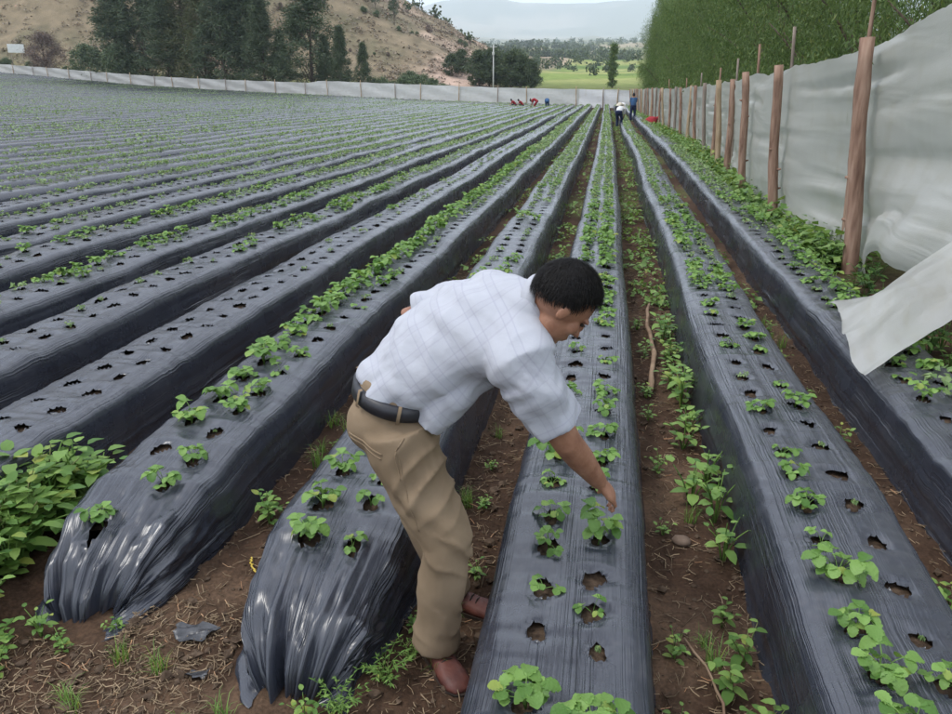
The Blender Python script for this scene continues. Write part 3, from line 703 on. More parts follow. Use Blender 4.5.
for k in range(26):
    x, y = [(rs.uniform(-1.9, -1.1), rs.uniform(1.6, 2.1)), (rs.uniform(.3, .6), rs.uniform(1.5, 6)), (rs.uniform(1.28, 1.45), rs.uniform(2, 8)), (rs.uniform(-.6, -.42), rs.uniform(1.6, 5)), (rs.uniform(-1.55, -1.35), rs.uniform(2.6, 5))][k % 5]
    put('grass_tuft', rs.choice(grass), x, y, rs.uniform(.4, .9), 'small tuft of thin grass on the bare furrow soil', 'grass tufts on the furrow soil', 'grass')
# second, dry-looking weeds under the flap and along the windbreak
def fence_x(y): return float(np.interp(y, [2, 6, 8.83, 11.9, 15, 19, 25, 33, 43, 60, 92], [2.86, 2.82, 2.78, 2.55, 2.62, 2.8, 2.95, 2.9, 2.6, 2.4, 2.15]))
for k in range(70):
    y = 4.3+22*(k/70)**1.25+rs.uniform(-.2, .2); x = fence_x(y)-rs.uniform(.06, .42)
    put('weed', rs.choice(weed_d if rs.random() < .6 else weed_v), x, y, rs.uniform(.8, 1.35), 'dark leafy weed at the foot of the right-hand windbreak', 'weeds along the right-hand windbreak')
r_ = np.random.default_rng(21)
yy = 9+80*r_.random(1500)**1.3; xx = np.array([fence_x(v) for v in yy])-r_.uniform(-.1, .55, 1500)
leaf_stuff('fence_weeds', xx, yy, gz(xx, yy), r_.uniform(.8, 1.7, 1500), 14, M['weed_far'], .2, .075, .26, 22, 'continuous band of green weeds along the right-hand windbreak', 'weeds')
yy = 7+70*r_.random(1300)**1.5; fx = r_.choice([.34, .55, .5, 1.33, -.5, -1.42], 1300); yy = yy[:650]; fx = fx[:650]; xx = fx+bend(yy)+r_.normal(0, .05, 650)
leaf_stuff('furrow_weeds', xx, yy, gz(xx, yy), r_.uniform(.5, 1.1, 650), 8, M['weed_far'], .14, .07, .14, 23, 'small weeds scattered along the furrows further down the field', 'weeds')

# ------------------------------------------------------------------ litter on the soil
def furrow_x(r_, n):
    lo_hi = [(-2.5, -1.2), (-.72, -.36), (.24, .64), (1.22, 1.56), (2.15, 2.7), (-1.62, -1.24)]
    w = np.array([.30, .2, .2, .14, .04, .12]); c = r_.choice(6, n, p=w); a = np.array(lo_hi)[c]; return a[:, 0]+(a[:, 1]-a[:, 0])*r_.random(n), c
r_ = np.random.default_rng(31); n = 8200
x, c = furrow_x(r_, n); y = 1.2+7.5*r_.random(n)**1.6; y = np.where(c == 0, 1.45+.85*r_.random(n), y)
x = np.where((c == 0) & (y > 2.0), np.clip(x, -1.68, -1.25), x)
az = r_.random(n)*6.283; ln = r_.uniform(.012, .06, n)*np.where(r_.random(n) < .08, 2.0, 1); wd = r_.uniform(.0008, .0024, n)
z = gz(x, y)+.004+.010*r_.random(n); tl = r_.normal(0, .22, n)
d = np.stack([np.cos(az)*np.cos(tl), np.sin(az)*np.cos(tl), np.sin(tl)], 1); sdv = np.stack([-np.sin(az), np.cos(az), 0*az], 1); c0 = np.stack([x, y, z], 1)
curve = (r_.normal(0, .22, n)*ln)[:, None]*sdv
ring = []
for f in (-.5, 0, .5):
    ctr = c0+d*(ln*f)[:, None]+curve*(1-4*f*f)*.5
    for k in range(3):
        a = k*2.094; ring.append(ctr+sdv*(wd*math.cos(a))[:, None]+np.array([0, 0, 1])*(wd*math.sin(a))[:, None])
V = np.stack(ring, 1).reshape(-1, 3); base = (np.arange(n)*9)[:, None]
q = np.array([(i_*3+k, i_*3+(k+1) % 3, (i_+1)*3+(k+1) % 3, (i_+1)*3+k) for i_ in range(2) for k in range(3)])
tag(obj('straw_litter', mesh_np('straw_litter', V, (base[:, :, None]+q[None]).reshape(-1, 4), M['straw'], True)), 'dry straw and stalk litter scattered over the furrow soil', 'straw', None, 'stuff')
ico = bmesh.new(); bmesh.ops.create_icosphere(ico, subdivisions=1, radius=1); iv = np.array([v.co[:] for v in ico.verts]); it = np.array([[v.index for v in f.verts] for f in ico.faces]); ico.free()
n = 1900; x, c = furrow_x(r_, n); y = 1.2+6*r_.random(n)**1.5; y = np.where(c == 0, 1.45+.8*r_.random(n), y); x = np.where((c == 0) & (y > 2.0), np.clip(x, -1.68, -1.25), x)
sz = r_.lognormal(-4.75, .5, n); sz = np.clip(sz, .003, .026)
V = iv[None]*(1+r_.normal(0, .22, (n, len(iv), 1)))*sz[:, None, None]*np.array([1, 1, .7])+np.stack([x, y, gz(x, y)+sz*.3], 1)[:, None]
tag(obj('soil_clods', mesh_np('soil_clods', V.reshape(-1, 3), (it[None]+(np.arange(n)*len(iv))[:, None, None]).reshape(-1, 3), M['clod'], False)), 'crumbly brown clods of soil lying in the furrows', 'soil clods', None, 'stuff')
# sticks, stone, scraps
def stick(pts, r0, r1, label, name='dry_stick', mat='stick', cat='stick'):
    P = catmull([(x, y, gzs(x, y)+dz) for x, y, dz in pts], 14); r = np.linspace(r0, r1, 14)*(1+.15*np.sin(np.arange(14)*1.9))
    P = P+np.array([[.006*math.sin(i_*2.1), 0, .004*math.cos(i_*1.7)] for i_ in range(14)])
    V, Q, T = tube(P, r, 7); mb = MB(); mb.add(V, Q, T); return tag(obj(name, mb.mesh(name, M[mat])), label, cat)
stick([(.36, 4.85, .04), (.42, 5.6, .05), (.40, 6.3, .06), (.44, 6.9, .07)], .022, .012, 'long dry brown branch lying in the furrow right of the reached-into bed')
stick([(.52, 1.55, .02), (.47, 1.9, .03), (.45, 2.15, .035), (.37, 2.4, .02)], .006, .004, 'thin curved dry stalk arching over the furrow weeds', 'dry_stalk', 'stick', 'stalk')
stick([(-1.52, 2.86, .03), (-1.45, 2.94, .05), (-1.36, 3.02, .05)], .008, .004, 'short dry twig among the weeds in the bare furrow', 'dry_twig', 'stick', 'twig')
mb = MB(); V, Q, T = ellipsoid((0, 0, 0), (.045, .035, .025), None, 10, 7); V = V*(1+.15*np.array([[vnoise(a*40, b_*40+c_*30, 3)] for a, b_, c_ in V])); mb.add(V, Q); o = obj('stone', mb.mesh('stone', M['stone']), None, (.42, 3.05, gzs(.42, 3.05)+.012)); tag(o, 'small pinkish brown stone in the furrow', 'stone')
def scrap(x, y, s_, label, mat='scrap', name='plastic_scrap', cat='plastic scrap'):
    n_ = 9; u_, v_ = np.meshgrid(np.linspace(-1, 1, n_), np.linspace(-1, 1, n_), indexing='ij'); r__ = random.Random(int(x*1000)).uniform(0, 50)
    px_ = x+s_*(u_+.3*vnoise(u_*2+r__, v_*2, 1)); py_ = y+s_*.6*(v_+.4*vnoise(u_*2, v_*2+r__, 2)); pz_ = gz(px_, py_)+.012+.3*s_*(vnoise(u_*2.4+r__, v_*2.4, 3)*.5+.5)
    Vt = np.stack([px_, py_, pz_], -1).reshape(-1, 3); F_ = grid_faces(n_, n_)
    Vb = Vt-np.array([0, 0, .0015]); Vv = np.concatenate([Vt, Vb]); o = obj(name, mesh_np(name, Vv, [F_, F_[:, ::-1]+n_*n_], M[mat])); return tag(o, label, cat)
scrap(-1.42, 2.12, .07, 'torn black plastic scrap on bare soil between the two bunched bed ends')
scrap(-1.30, 1.93, .04, 'small black plastic scrap on bare soil in front of the bunched end')
scrap(-1.33, 2.78, .022, 'tiny white scrap on bare soil beside the bunched bed', 'white_paint', 'paper_scrap', 'scrap')
stick([(-1.42, 2.6, .01), (-1.40, 2.56, .015), (-1.36, 2.52, .01)], .004, .004, 'short curled yellow strip on the bare furrow soil', 'yellow_strip', 'yellow', 'strip')

# ------------------------------------------------------------------ right-hand windbreak
def post_mesh(base, top, r0, r1, seed, mat, n=9, seg=12):
    rr = random.Random(seed); base = np.array(base, float); top = np.array(top, float); P = []
    for i_ in range(seg):
        f = i_/(seg-1); p = base+(top-base)*f; p = p+np.array([.018*math.sin(f*5+seed), .018*math.cos(f*4+seed*2), 0])*(f*(1-f)*4); P.append(p)
    r = [(r0+(r1-r0)*i_/(seg-1))*(1+.04*rr.uniform(-1, 1)+(.08 if rr.random() < .2 else 0)) for i_ in range(seg)]
    V, Q, T = tube(P, r, n); mb = MB(); mb.add(V, Q, T)
    # branch stubs left on the pole
    for k in range(3):
        f = rr.uniform(.15, .9); p = base+(top-base)*f; a = rr.uniform(0, 6.28); dr = np.array([math.cos(a), math.sin(a), .25]); V, Q, T = tube([p+dr*r0*.6, p+dr*r0*1.3], [.02*r0/.07, .012*r0/.07], 5); mb.add(V, Q, T)
    return mb.mesh('post', M[mat])
fence = empty('windbreak_fence', (2.8, 8.8, gzs(2.8, 8.8)))
tag(fence, 'tall pale plastic-sheet windbreak on peeled wooden posts, below the drooping trees', 'fence')
def child(name, me_, root):
    o = obj(name, me_, root); o.matrix_parent_inverse = Matrix.Translation(-Vector(root.location)); return o
post_y = [8.83, 11.93, 15.3, 18.6, 20.6, 22.4]+[25+2.55*k for k in range(26)]
post_y = [4.6]+post_y
def fence_h(y): return float(np.interp(y, [3, 7, 8.8, 12, 16, 22, 40, 92], [2.95, 2.66, 2.42, 2.24, 2.2, 2.1, 2.0, 2.0]))+.02*math.sin(y*1.3)*(y > 14)
for k, y in enumerate(post_y):
    bx = fence_x(y)-.06; gz_ = gzs(bx, y); h = fence_h(y); lean = -.16 if k in (1,) else (-.20 if k in (2, 3) else -.12+.1*math.sin(k*2.3))
    mt_ = 'post' if k < 5 else ['post', 'post_pale', 'post', 'post_grey'][k % 4]
    r0 = .088 if k == 1 else (.075 if k < 6 else .065)
    child('post', post_mesh((bx, y, gz_-.3), (bx+lean*h/2.2, y+(.12 if k == 1 else .02*math.sin(k)), gz_+h), r0, r0*.82, k, mt_), fence)
for k, (y, e, mt_) in enumerate([(9.6, .95, 'post'), (12.6, .55, 'post_grey'), (15.9, .5, 'post'), (19.4, .45, 'post_grey'), (23, .4, 'post'), (28, .4, 'post_grey'), (33, .35, 'post'), (40, .4, 'post')]):
    bx = fence_x(y)+.10; g0 = gzs(bx, y); h = fence_h(y); child('stake', post_mesh((bx, y, g0-.2), (bx-.1, y, g0+h+e), .03, .022, 40+k, mt_, 6, 8), fence)
# sheet
def fence_sheet(ya, yb, dy, nvv, zlo=0.0, loose=False):
    ys = np.arange(ya, yb+dy*.5, dy); vs = np.linspace(0, 1, nvv)
    YY, VV = np.meshgrid(ys, vs, indexing='ij')
    fx = np.array([fence_x(v) for v in ys]); fh = np.array([fence_h(v) for v in ys]); g0 = gz(fx, ys)
    py_ = np.array(sorted(post_y)); kk = np.clip(np.searchsorted(py_, ys)-1, 0, len(py_)-2)
    tp = np.clip((ys-py_[kk])/(py_[kk+1]-py_[kk]), 0, 1); sag = np.sin(np.pi*tp)
    topz = fh-.02-.035*sag*(ys > 9)+.012*vnoise(ys*2.2, ys*0, 4)
    z = g0[:, None]+zlo-.05+VV*(topz-zlo+.05)[:, None]
    lean = -.14*VV
    foldh = vnoise(YY*.45+VV*.9, VV*7+YY*.15, 5)*.030+np.maximum(0, vnoise(YY*.5-VV*.6, VV*15, 6))**1.5*.07+vnoise(YY*.8, VV*26+YY*.4, 7)*.004
    bul = .10*np.sin(np.pi*VV)*sag[:, None]*np.sin(ys*.7+.6)[:, None]
    x = fx[:, None]+.045+lean+foldh+bul
    V = np.stack([x, YY, z], -1).reshape(-1, 3); uv = np.stack([YY, z], -1).reshape(-1, 2)
    return V, grid_faces(len(ys), nvv), uv
Vs, Fs, Us, n = [], [], [], 0
for a in [(3.2, 26, .06, 60), (26, 93, .25, 22)]:
    zl = 0.0
    V, F, uv = fence_sheet(*a)
    if a[0] < 5:   # between the near posts the foot of the sheet has come loose and swings out toward the beds
        nv_ = a[3]; yy_ = V[:, 1]; vv_ = np.tile(np.linspace(0, 1, nv_), len(V)//nv_)
        wgt = sstep(yy_, 8.9, 7.8)*sstep(vv_, .55, .0)
        V[:, 0] -= .30*wgt; V[:, 2] += .50*wgt*(1-vv_)
        V[:, 0] += .05*wgt*np.sin(yy_*5+vv_*4)
    Vs.append(V); Fs.append(F+n); Us.append(uv); n += len(V)
child('plastic_sheet', mesh_np('plastic_sheet', np.concatenate(Vs), np.concatenate(Fs), M['sheet'], True, np.concatenate(Us)), fence)
# loose flap folded out over the fence-side bed
nu, nw = 60, 26
top_e = catmull([(1.60, 5.54, .50), (1.84, 5.74, .47), (2.08, 5.95, .52), (2.34, 6.12, .68), (2.56, 6.12, .86), (2.80, 6.0, 1.02)], nu)
mid_e = catmull([(1.57, 5.20, .50), (1.80, 5.38, .56), (2.05, 5.60, .62), (2.33, 5.78, .73), (2.56, 5.85, .84), (2.80, 5.85, .95)], nu)
bot_e = catmull([(1.50, 4.74, .42), (1.72, 4.93, .47), (1.98, 5.18, .53), (2.28, 5.42, .60), (2.52, 5.55, .66), (2.80, 5.65, .74)], nu)
low_e = catmull([(1.47, 4.33, .385), (1.68, 4.54, .41), (1.93, 4.80, .45), (2.22, 5.06, .50), (2.46, 5.26, .56), (2.80, 5.45, .62)], nu)
Vf = []
for i_ in range(nu):
    pr = catmull([top_e[i_], mid_e[i_], bot_e[i_], low_e[i_]], nw); Vf.append(pr)
Vf = np.array(Vf)
U_, W_ = np.meshgrid(np.linspace(0, 1, nu), np.linspace(0, 1, nw), indexing='ij')
Vf[..., 2] += .035*vnoise(U_*3, W_*5, 3)+.022*vnoise(U_*5+W_*6, W_*9, 4)*(1-.5*U_)+.012*vnoise(U_*9, W_*16+U_*4, 5)-.03*np.exp(-((W_-.5+.2*U_)/.07)**2)*sstep(U_, .45, .1)
Vf[..., 0] += .03*vnoise(W_*6, U_*2, 6)*sstep(U_, .3, 0)
Vf[..., 1] += .04*vnoise(U_*6, W_*3, 8)*W_
child('loose_flap', mesh_np('loose_flap', Vf.reshape(-1, 3), grid_faces(nu, nw), M['sheet'], True, np.stack([U_*4, W_*1.3], -1).reshape(-1, 2)), fence)

# ------------------------------------------------------------------ far windbreak
far = empty('far_windbreak', (-30, float(far_fence_y(-30)), gzs(-30, float(far_fence_y(-30)))))
tag(far, 'long low pale sheet fence closing the far side of the field, below dark conifers', 'fence')
FX = np.arange(-118, 2.2, .8)
def far_h(x): return float(np.interp(x, [-118, -100, -60, -40, -38.5, -10, -4, 2.2], [1.55, 1.6, 1.7, 1.8, 2.1, 2.05, 2.0, 1.9]))
nv_ = 9; V = []
for x in FX:
    y = float(far_fence_y(x)); g0 = gzs(x, y); h = far_h(x)-.06*abs(math.sin(x*.8))
    for v in np.linspace(0, 1, nv_): V.append((x, y+.06*math.sin(x*1.7+v*3)+.05*math.sin(v*9+x), g0-.05+(h+.05)*v))
V = np.array(V); kx = int(np.argmin(abs(FX+4.0)))
F = grid_faces(len(FX), nv_); midx = (F[:, 0]//nv_ >= kx).astype(int)
uv = np.stack([V[:, 0], V[:, 2]], 1)
child('plastic_sheet', mesh_np('far_sheet', V, F, None, True, uv, [M['sheet_far'], M['sheet_white']], midx), far)
px_ = list(np.arange(-115, -5, 4.6))+[-4, -1.4, 1.2]
for k, x in enumerate(px_):
    x += .6*math.sin(k*2.1); y = float(far_fence_y(x))-.12; g0 = gzs(x, y)
    child('post', post_mesh((x, y, g0-.2), (x+.06*math.sin(k), y, g0+far_h(x)+.12+.14*(k % 3 == 0)), .06, .05, 70+k, ['post_pale', 'post_grey', 'post_pale'][k % 3], 6, 5), far)

# ------------------------------------------------------------------ trees
def leaves_np(C, dirs, L, W, r_, droop=0):
    """leaf blades (bent quads pairs) at centres C along dirs"""
    n = len(C); side = np.cross(dirs, r_.normal(0, 1, (n, 3))); side /= np.linalg.norm(side, axis=1)[:, None]+1e-9
    L = L[:, None]; W = W[:, None]
    a = C-dirs*L*.5; c = C+dirs*L*.5
    V = np.stack([a, C+side*W*.5, c, C-side*W*.5], 1).reshape(-1, 3)
    return V, np.arange(n*4).reshape(-1, 4)
def tree(name, shape, H, R, mat, nclump, nleaf, leaf, seed, trunk_h=.25, r_tr=.16, clump_r=.5, drop=0.0, aspect=.35, boughs=0):
    """crown from leaf clumps spread over limbs; shape(f) gives the crown half width for the relative height f"""
    r_ = np.random.default_rng(seed); tm = MB()
    P = catmull([(0, 0, -.3), (.05*H*.1, 0, H*.3), (r_.normal(0, .02)*H, r_.normal(0, .02)*H, H*.65), (r_.normal(0, .02)*H, r_.normal(0, .02)*H, H*.96)], 9)
    V, Q, T = tube(P, list(np.linspace(r_tr, r_tr*.15, 9)), 7); tm.add(V, Q, T)
    f = trunk_h+(1-trunk_h)*(r_.random(nclump)**.85); az = r_.random(nclump)*6.283; w = np.array([shape(q) for q in f])*R; rr = w*np.sqrt(r_.uniform(.12, 1, nclump))*r_.uniform(.8, 1.12, nclump)
    if boughs:      # clumps gather on separate boughs, with hollows between them
        bf = trunk_h+(1-trunk_h)*(np.arange(boughs)+.5)/boughs; ba = np.arange(boughs)*2.4+r_.normal(0, .3, boughs); bw = np.array([shape(q) for q in bf])*R*r_.uniform(.55, 1.05, boughs)
        bc = np.stack([bw*np.cos(ba), bw*np.sin(ba), bf*H], 1); bi_ = r_.integers(0, boughs, nclump); q_ = r_.random(nclump)**.6
        ax_ = np.stack([0*bf, 0*bf, bf*H-.18*H], 1); cc0 = ax_[bi_]*(1-q_)[:, None]+bc[bi_]*q_[:, None]+r_.normal(0, .30, (nclump, 3))*np.array([1, 1, .8])*R*.42
        rr = np.hypot(cc0[:, 0], cc0[:, 1]); az = np.arctan2(cc0[:, 1], cc0[:, 0]); f = np.clip(cc0[:, 2]/H, .03, 1.02)
    cc = np.stack([rr*np.cos(az), rr*np.sin(az), f*H], 1)
    for k in range(0, nclump, max(1, nclump//26)):
        z0 = max(trunk_h*H*.7, cc[k, 2]-.45*rr[k]-.04*H); i_ = int(np.clip(z0/H*8.3, 0, 8)); s0 = P[i_]
        V, Q, T = tube(catmull([s0, s0*.5+cc[k]*.5+np.array([0, 0, .12*rr[k]]), cc[k]], 5), list(np.linspace(r_tr*.35, r_tr*.08, 5)), 5); tm.add(V, Q, T)
    k = np.repeat(np.arange(nclump), nleaf); n = len(k)
    cr = clump_r*r_.uniform(.6, 1.35, nclump)
    off = r_.normal(0, .5, (n, 3))*cr[k][:, None]*np.array([1, 1, .75])
    if drop: off[:, 2] -= np.abs(r_.normal(0, drop, n))*cr[k]; off[:, :2] *= (1-.25*np.clip(-off[:, 2:3]/cr[k][:, None]/2, 0, 1))
    C = cc[k]+off
    d = r_.normal(0, 1, (n, 3)); d[:, 2] = d[:, 2]*.6-(1.6 if drop else 0); d /= np.linalg.norm(d, axis=1)[:, None]
    V, F = leaves_np(C, d, leaf*r_.uniform(.6, 1.4, n), leaf*aspect*r_.uniform(.7, 1.3, n), r_)
    return tm.mesh(name+'_trunk', M['bark']), mesh_np(name+'_crown', V, F, M[mat], False)
def place(name, meshes, loc, label, cat='tree', group=None, sc=1., rz=None, sz=1.):
    o = empty(name, loc, rs.uniform(0, 6.28) if rz is None else rz); o.scale = (sc, sc, sc*sz)
    obj('trunk', meshes[0], o); obj('crown', meshes[1], o); return tag(o, label, cat, group)
oval = lambda f: math.sin(math.pi*min(1, max(0, (f-.02)/.98))**.8)**.6
wide = lambda f: .55+.45*math.sin(math.pi*f) if f < .8 else .55+.45*math.sin(math.pi*f)-(f-.8)*1.2
cone = lambda f: max(.05, 1.12*(1-f))**.8
slim = lambda f: .5+.5*math.sin(math.pi*f**.7)
# drooping row behind the right-hand windbreak
rt = [tree('drooping_tree', wide, 10.5, 2.7, 'f_right', 330, 170, .12, 500+k, .08, .17, .48, 1.15, .22, 24) for k in range(3)]
k = 0; y = 6.0
while y < 100:
    x = fence_x(min(y, 90))+3.1+rs.uniform(-.35, .35)
    place('drooping_tree', rt[k % 3], (x, y, gzs(x, y)), 'tall feathery green tree in the row behind the right-hand windbreak', 'tree', 'drooping trees behind the right-hand windbreak', rs.uniform(.78, 1.15)*(1 if y < 80 else .95))
    y += rs.uniform(3.0, 3.9); k += 1
def rowpt(t, d): y = d/math.sqrt(1+t*t); x = t*y; return (x, y, gzs(x, y))
def fpt(t, e): y = (90+e)/(1+.335*t); return (t*y, y, gzs(t*y, y))     # a spot e metres behind the far windbreak
# dark conifers by the far fence: t = x/y
con = [tree('conifer', cone, 17, 4.9, 'f_pine', 230, 100, .5, 520+k, .05, .28, 1.0, 0, .22) for k in range(3)]
oli = [tree('conifer', cone, 15, 4.0, 'f_olive', 180, 100, .45, 530, .06, .25, .95, 0, .2)]
for t, e, s_, q in [(-.655, 6, 1.05, 0), (-.615, 8, 1.22, 1), (-.585, 6, .85, 2), (-.505, 6, 1.12, 2), (-.478, 9, 1.2, 0), (-.45, 6, .75, 1), (-.385, 7, 1.08, 1), (-.425, 7, .5, 0)]:
    place('conifer', con[q], fpt(t, e), 'dark green conifer in the row behind the far sheet fence', 'tree', 'dark conifers behind the far fence', s_)
for t, e, s_ in [(-.558, 8, 1.18), (-.532, 7, 1.0)]:
    place('conifer', oli[0], fpt(t, e), 'lighter olive conifer standing between the dark conifers', 'tree', 'olive conifers between the dark ones', s_)
for t, e, s_ in [(-.345, 6, .44), (-.315, 7, .34), (-.365, 7, .38)]:
    place('conifer', con[1], fpt(t, e), 'short young conifer beside the far fence below the dry slope', 'tree', 'young conifers below the dry slope', s_, None, 1.2)
bush = [tree('bush', oval, 4.2, 2.6, 'f_bush', 70, 100, .26, 540+k, .03, .12, .7, 0, .5) for k in range(2)]
bare = tree('bush', oval, 4.4, 2.4, 'f_brown', 90, 150, .26, 545, .03, .12, .7, 0, .14)
place('bush', bush[0], fpt(-.657, 3.6), 'rounded grey-green bush beside the tall conifers at the fence', 'bush', None, 1.25)
place('bush', bush[1], fpt(-.702, 6), 'darker bush between the brown bush and rounded grey-green bush', 'bush', None, 1.25)
place('bush', bare, fpt(-.765, 4), 'leafless purplish brown bush behind the far fence', 'bush', None, 1.5)
for t, e, s_ in [(-.825, 9, .5), (-.79, 13, .4), (-.845, 7, .6), (-.735, 5, .4)]:
    place('bush', bush[0], fpt(t, e), 'low scrub bush near the white billboard on the hill foot', 'bush', 'scrub near the billboard', s_)
for t, e, s_ in [(-.29, 8, .6), (-.275, 10, .5), (-.26, 12, .65), (-.245, 14, .7), (-.225, 20, .6), (-.21, 18, .45), (-.30, 12, .55), (-.255, 20, .8), (-.235, 26, .7)]:
    place('bush', bush[rs.randint(0, 1)], fpt(t, e), 'low green shrub behind the far fence at the hill foot', 'bush', 'shrubs behind the far fence', s_)
for k in range(110):   # dry scrub dotted over the hill
    x = -40-rs.random()*110; yb_ = 170-.1*(-x-26); y = yb_+rs.random()*70; s_ = rs.uniform(.14, .40)
    place('scrub', bare if rs.random() < .5 else bush[0], (x, y, gzs(x, y)-.2), 'small scrub clump on the dry brown hillside', 'shrub', 'scrub on the hillside', s_)
r_ = np.random.default_rng(88); nn_ = 12000
hx = -30-150*r_.random(nn_)**1.2; hy = np.maximum(165-.27*(-hx-26), far_fence_y(np.clip(hx, -130, 10))+8)+110*r_.random(nn_)
kk_ = fbm(hx/8, hy/8, 6, 4)+.25*r_.normal(0, 1, nn_) > .0; hx, hy = hx[kk_], hy[kk_]
leaf_stuff('dry_grass', hx, hy, gz(hx, hy), r_.uniform(.5, 1.4, len(hx)), 10, M['f_dry'], .9, .42, .55, 89, 'dry grass and low scrub covering the brown hillside', 'dry grass')
euc = [tree('eucalyptus', slim, 11, 1.9, 'f_euc', 50, 60, .5, 550+k, .35, .16, .8, .3, .25) for k in range(2)]
for t, y, s_ in [(-.40, 208, 1.0), (-.385, 206, 1.1), (-.37, 204, 1.0), (-.356, 202, .95), (-.343, 203, .85), (-.33, 200, .9), (-.318, 199, .85), (-.308, 198, .9), (-.296, 197, .75), (-.272, 193, .85), (-.42, 210, 1.1), (-.44, 212, 1.1)]:
    x = t*y; place('eucalyptus', euc[rs.randint(0, 1)], (x, y, gzs(x, y)-.3), 'slim tall tree on the ridge of the dry hill', 'tree', 'trees along the hill ridge', s_*.78)
cl = [tree('broadleaf_tree', oval, 7, 3.2, 'f_clump', 80, 90, .5, 560+k, .08, .2, .9, 0, .4) for k in range(2)]
for t, d, s_ in [(-.165, 168, .95), (-.152, 170, 1.0), (-.138, 172, .85), (-.125, 166, .95), (-.112, 165, .85), (-.100, 164, .75), (-.145, 180, 1.05), (-.12, 178, 1.0), (-.20, 176, .6), (-.187, 180, .65)]:
    place('broadleaf_tree', cl[rs.randint(0, 1)], rowpt(t, d), 'dark bushy tree in the clump behind the far fence', 'tree', 'tree clump beyond the far fence', s_)
pop = tree('poplar', slim, 9, 1.0, 'f_pop', 60, 90, .4, 570, .05, .14, .6, 0, .4)
place('poplar', pop, rowpt(0.0, 175), 'single slim poplar in the green fields beyond the corner of the field', 'tree', None, .95)
r_ = np.random.default_rng(77)
# tree belts of the valley: read as one mass
def belts():
    Cs, Ls = [], []
    for (t0, t1, d0, d1, n, hh) in [(-.30, .2, 250, 300, 26, 4), (-.26, .25, 330, 420, 70, 5), (-.28, .2, 470, 560, 90, 6), (-.2, .02, 640, 660, 90, 9), (-.3, .2, 700, 1000, 150, 8), (-.25, -.02, 1080, 1100, 90, 12), (-.33, .2, 1200, 2000, 190, 12), (-.33, .2, 2000, 3200, 160, 16)]:
        t = r_.uniform(t0, t1, n); d = r_.uniform(d0, d1, n); y = d/np.sqrt(1+t*t); x = t*y; z = gz(x, y); h = hh*r_.uniform(.5, 1.2, n)
        m_ = 60; k = np.repeat(np.arange(n), m_); o_ = np.clip(r_.normal(0, .22, (n*m_, 3)), -.45, .45)*h[k][:, None]*np.array([1.0, 1.0, 1]); C = np.stack([x[k], y[k], z[k]+h[k]*.5], 1)+o_; C[:, 2] -= .12*h[k]
        Cs.append(C); Ls.append(h[k]*.28)
    return np.concatenate(Cs), np.concatenate(Ls)
C, Lf = belts(); d = r_.normal(0, 1, C.shape); d /= np.linalg.norm(d, axis=1)[:, None]
V, F = leaves_np(C, d, Lf, Lf*.7, r_); tag(obj('distant_trees', mesh_np('distant_trees', V, F, M['f_clump'], False)), 'tree belts and hedges scattered over the far valley floor', 'trees', None, 'stuff')
# billboard, utility poles
bb = empty('billboard', fpt(-.807, 9)); bb.rotation_euler = (0, 0, math.radians(38))
def boxm(name, c, s_, mat, bev=.0):
    bm = bmesh.new(); bmesh.ops.create_cube(bm, size=1)
    for v in bm.verts: v.co = Vector((v.co.x*s_[0]+c[0], v.co.y*s_[1]+c[1], v.co.z*s_[2]+c[2]))
    if bev: bmesh.ops.bevel(bm, geom=bm.edges[:], offset=bev, segments=2, affect='EDGES')
    me_ = bpy.data.meshes.new(name); bm.to_mesh(me_); bm.free(); me_.materials.append(M[mat]); return me_
obj('board', boxm('board', (0, 0, 4.0), (2.7, .12, 1.5), 'white_paint', .03), bb)
for q in (-1, 1):
    mb = MB(); V, Q, T = tube([(q*.9, .13, -.5), (q*.9, .13, 4.4)], .06, 8); mb.add(V, Q, T); obj('leg', mb.mesh('leg', M['post_grey']), bb)
tag(bb, 'small white billboard on two legs at the foot of the dry hill', 'billboard')
M['power'] = M['pole_grey']
pl = empty('utility_pole', fpt(-.147, 22))
mb = MB(); V, Q, T = tube([(0, 0, -.5), (0, 0, 4), (0, 0, 7.5)], [.10, .09, .07], 9); mb.add(V, Q, T); obj('pole', mb.mesh('pole', M['power']), pl)
obj('crossarm', boxm('crossarm', (0, 0, 7.2), (1.1, .08, .08), 'power', .02), pl); obj('transformer', boxm('transformer', (.0, -.2, 6.3), (.32, .28, .5), 'power', .06), pl)
tag(pl, 'pale utility pole with crossarm in front of the tree clump', 'utility pole')

# ------------------------------------------------------------------ people
def remeshed(name, mbs, voxel, mat, smooth=4, disp=None, factor=.5):
    me_ = mbs.mesh(name, mat); o = bpy.data.objects.new(name, me_); COL.objects.link(o)
    md = o.modifiers.new('r', 'REMESH'); md.mode = 'VOXEL'; md.voxel_size = voxel; md.use_smooth_shade = True
    if smooth: ms = o.modifiers.new('s', 'SMOOTH'); ms.iterations = smooth; ms.factor = factor
    dg = bpy.context.evaluated_depsgraph_get(); ev = o.evaluated_get(dg); m2 = bpy.data.meshes.new_from_object(ev)
    bpy.data.objects.remove(o); bpy.data.meshes.remove(me_)
    m2.name = name
    if not m2.materials: m2.materials.append(mat)
    n = len(m2.vertices)
    if disp is not None:
        co = np.zeros(n*3, np.float32); m2.vertices.foreach_get('co', co); no = np.zeros(n*3, np.float32); m2.vertices.foreach_get('normal', no)
        co = co.reshape(-1, 3); no = no.reshape(-1, 3); co = co+no*disp(co.astype(float))[:, None]; m2.vertices.foreach_set('co', co.astype(np.float32).ravel()); m2.update()
    m2.polygons.foreach_set('use_smooth', np.ones(len(m2.polygons), bool))
    return m2
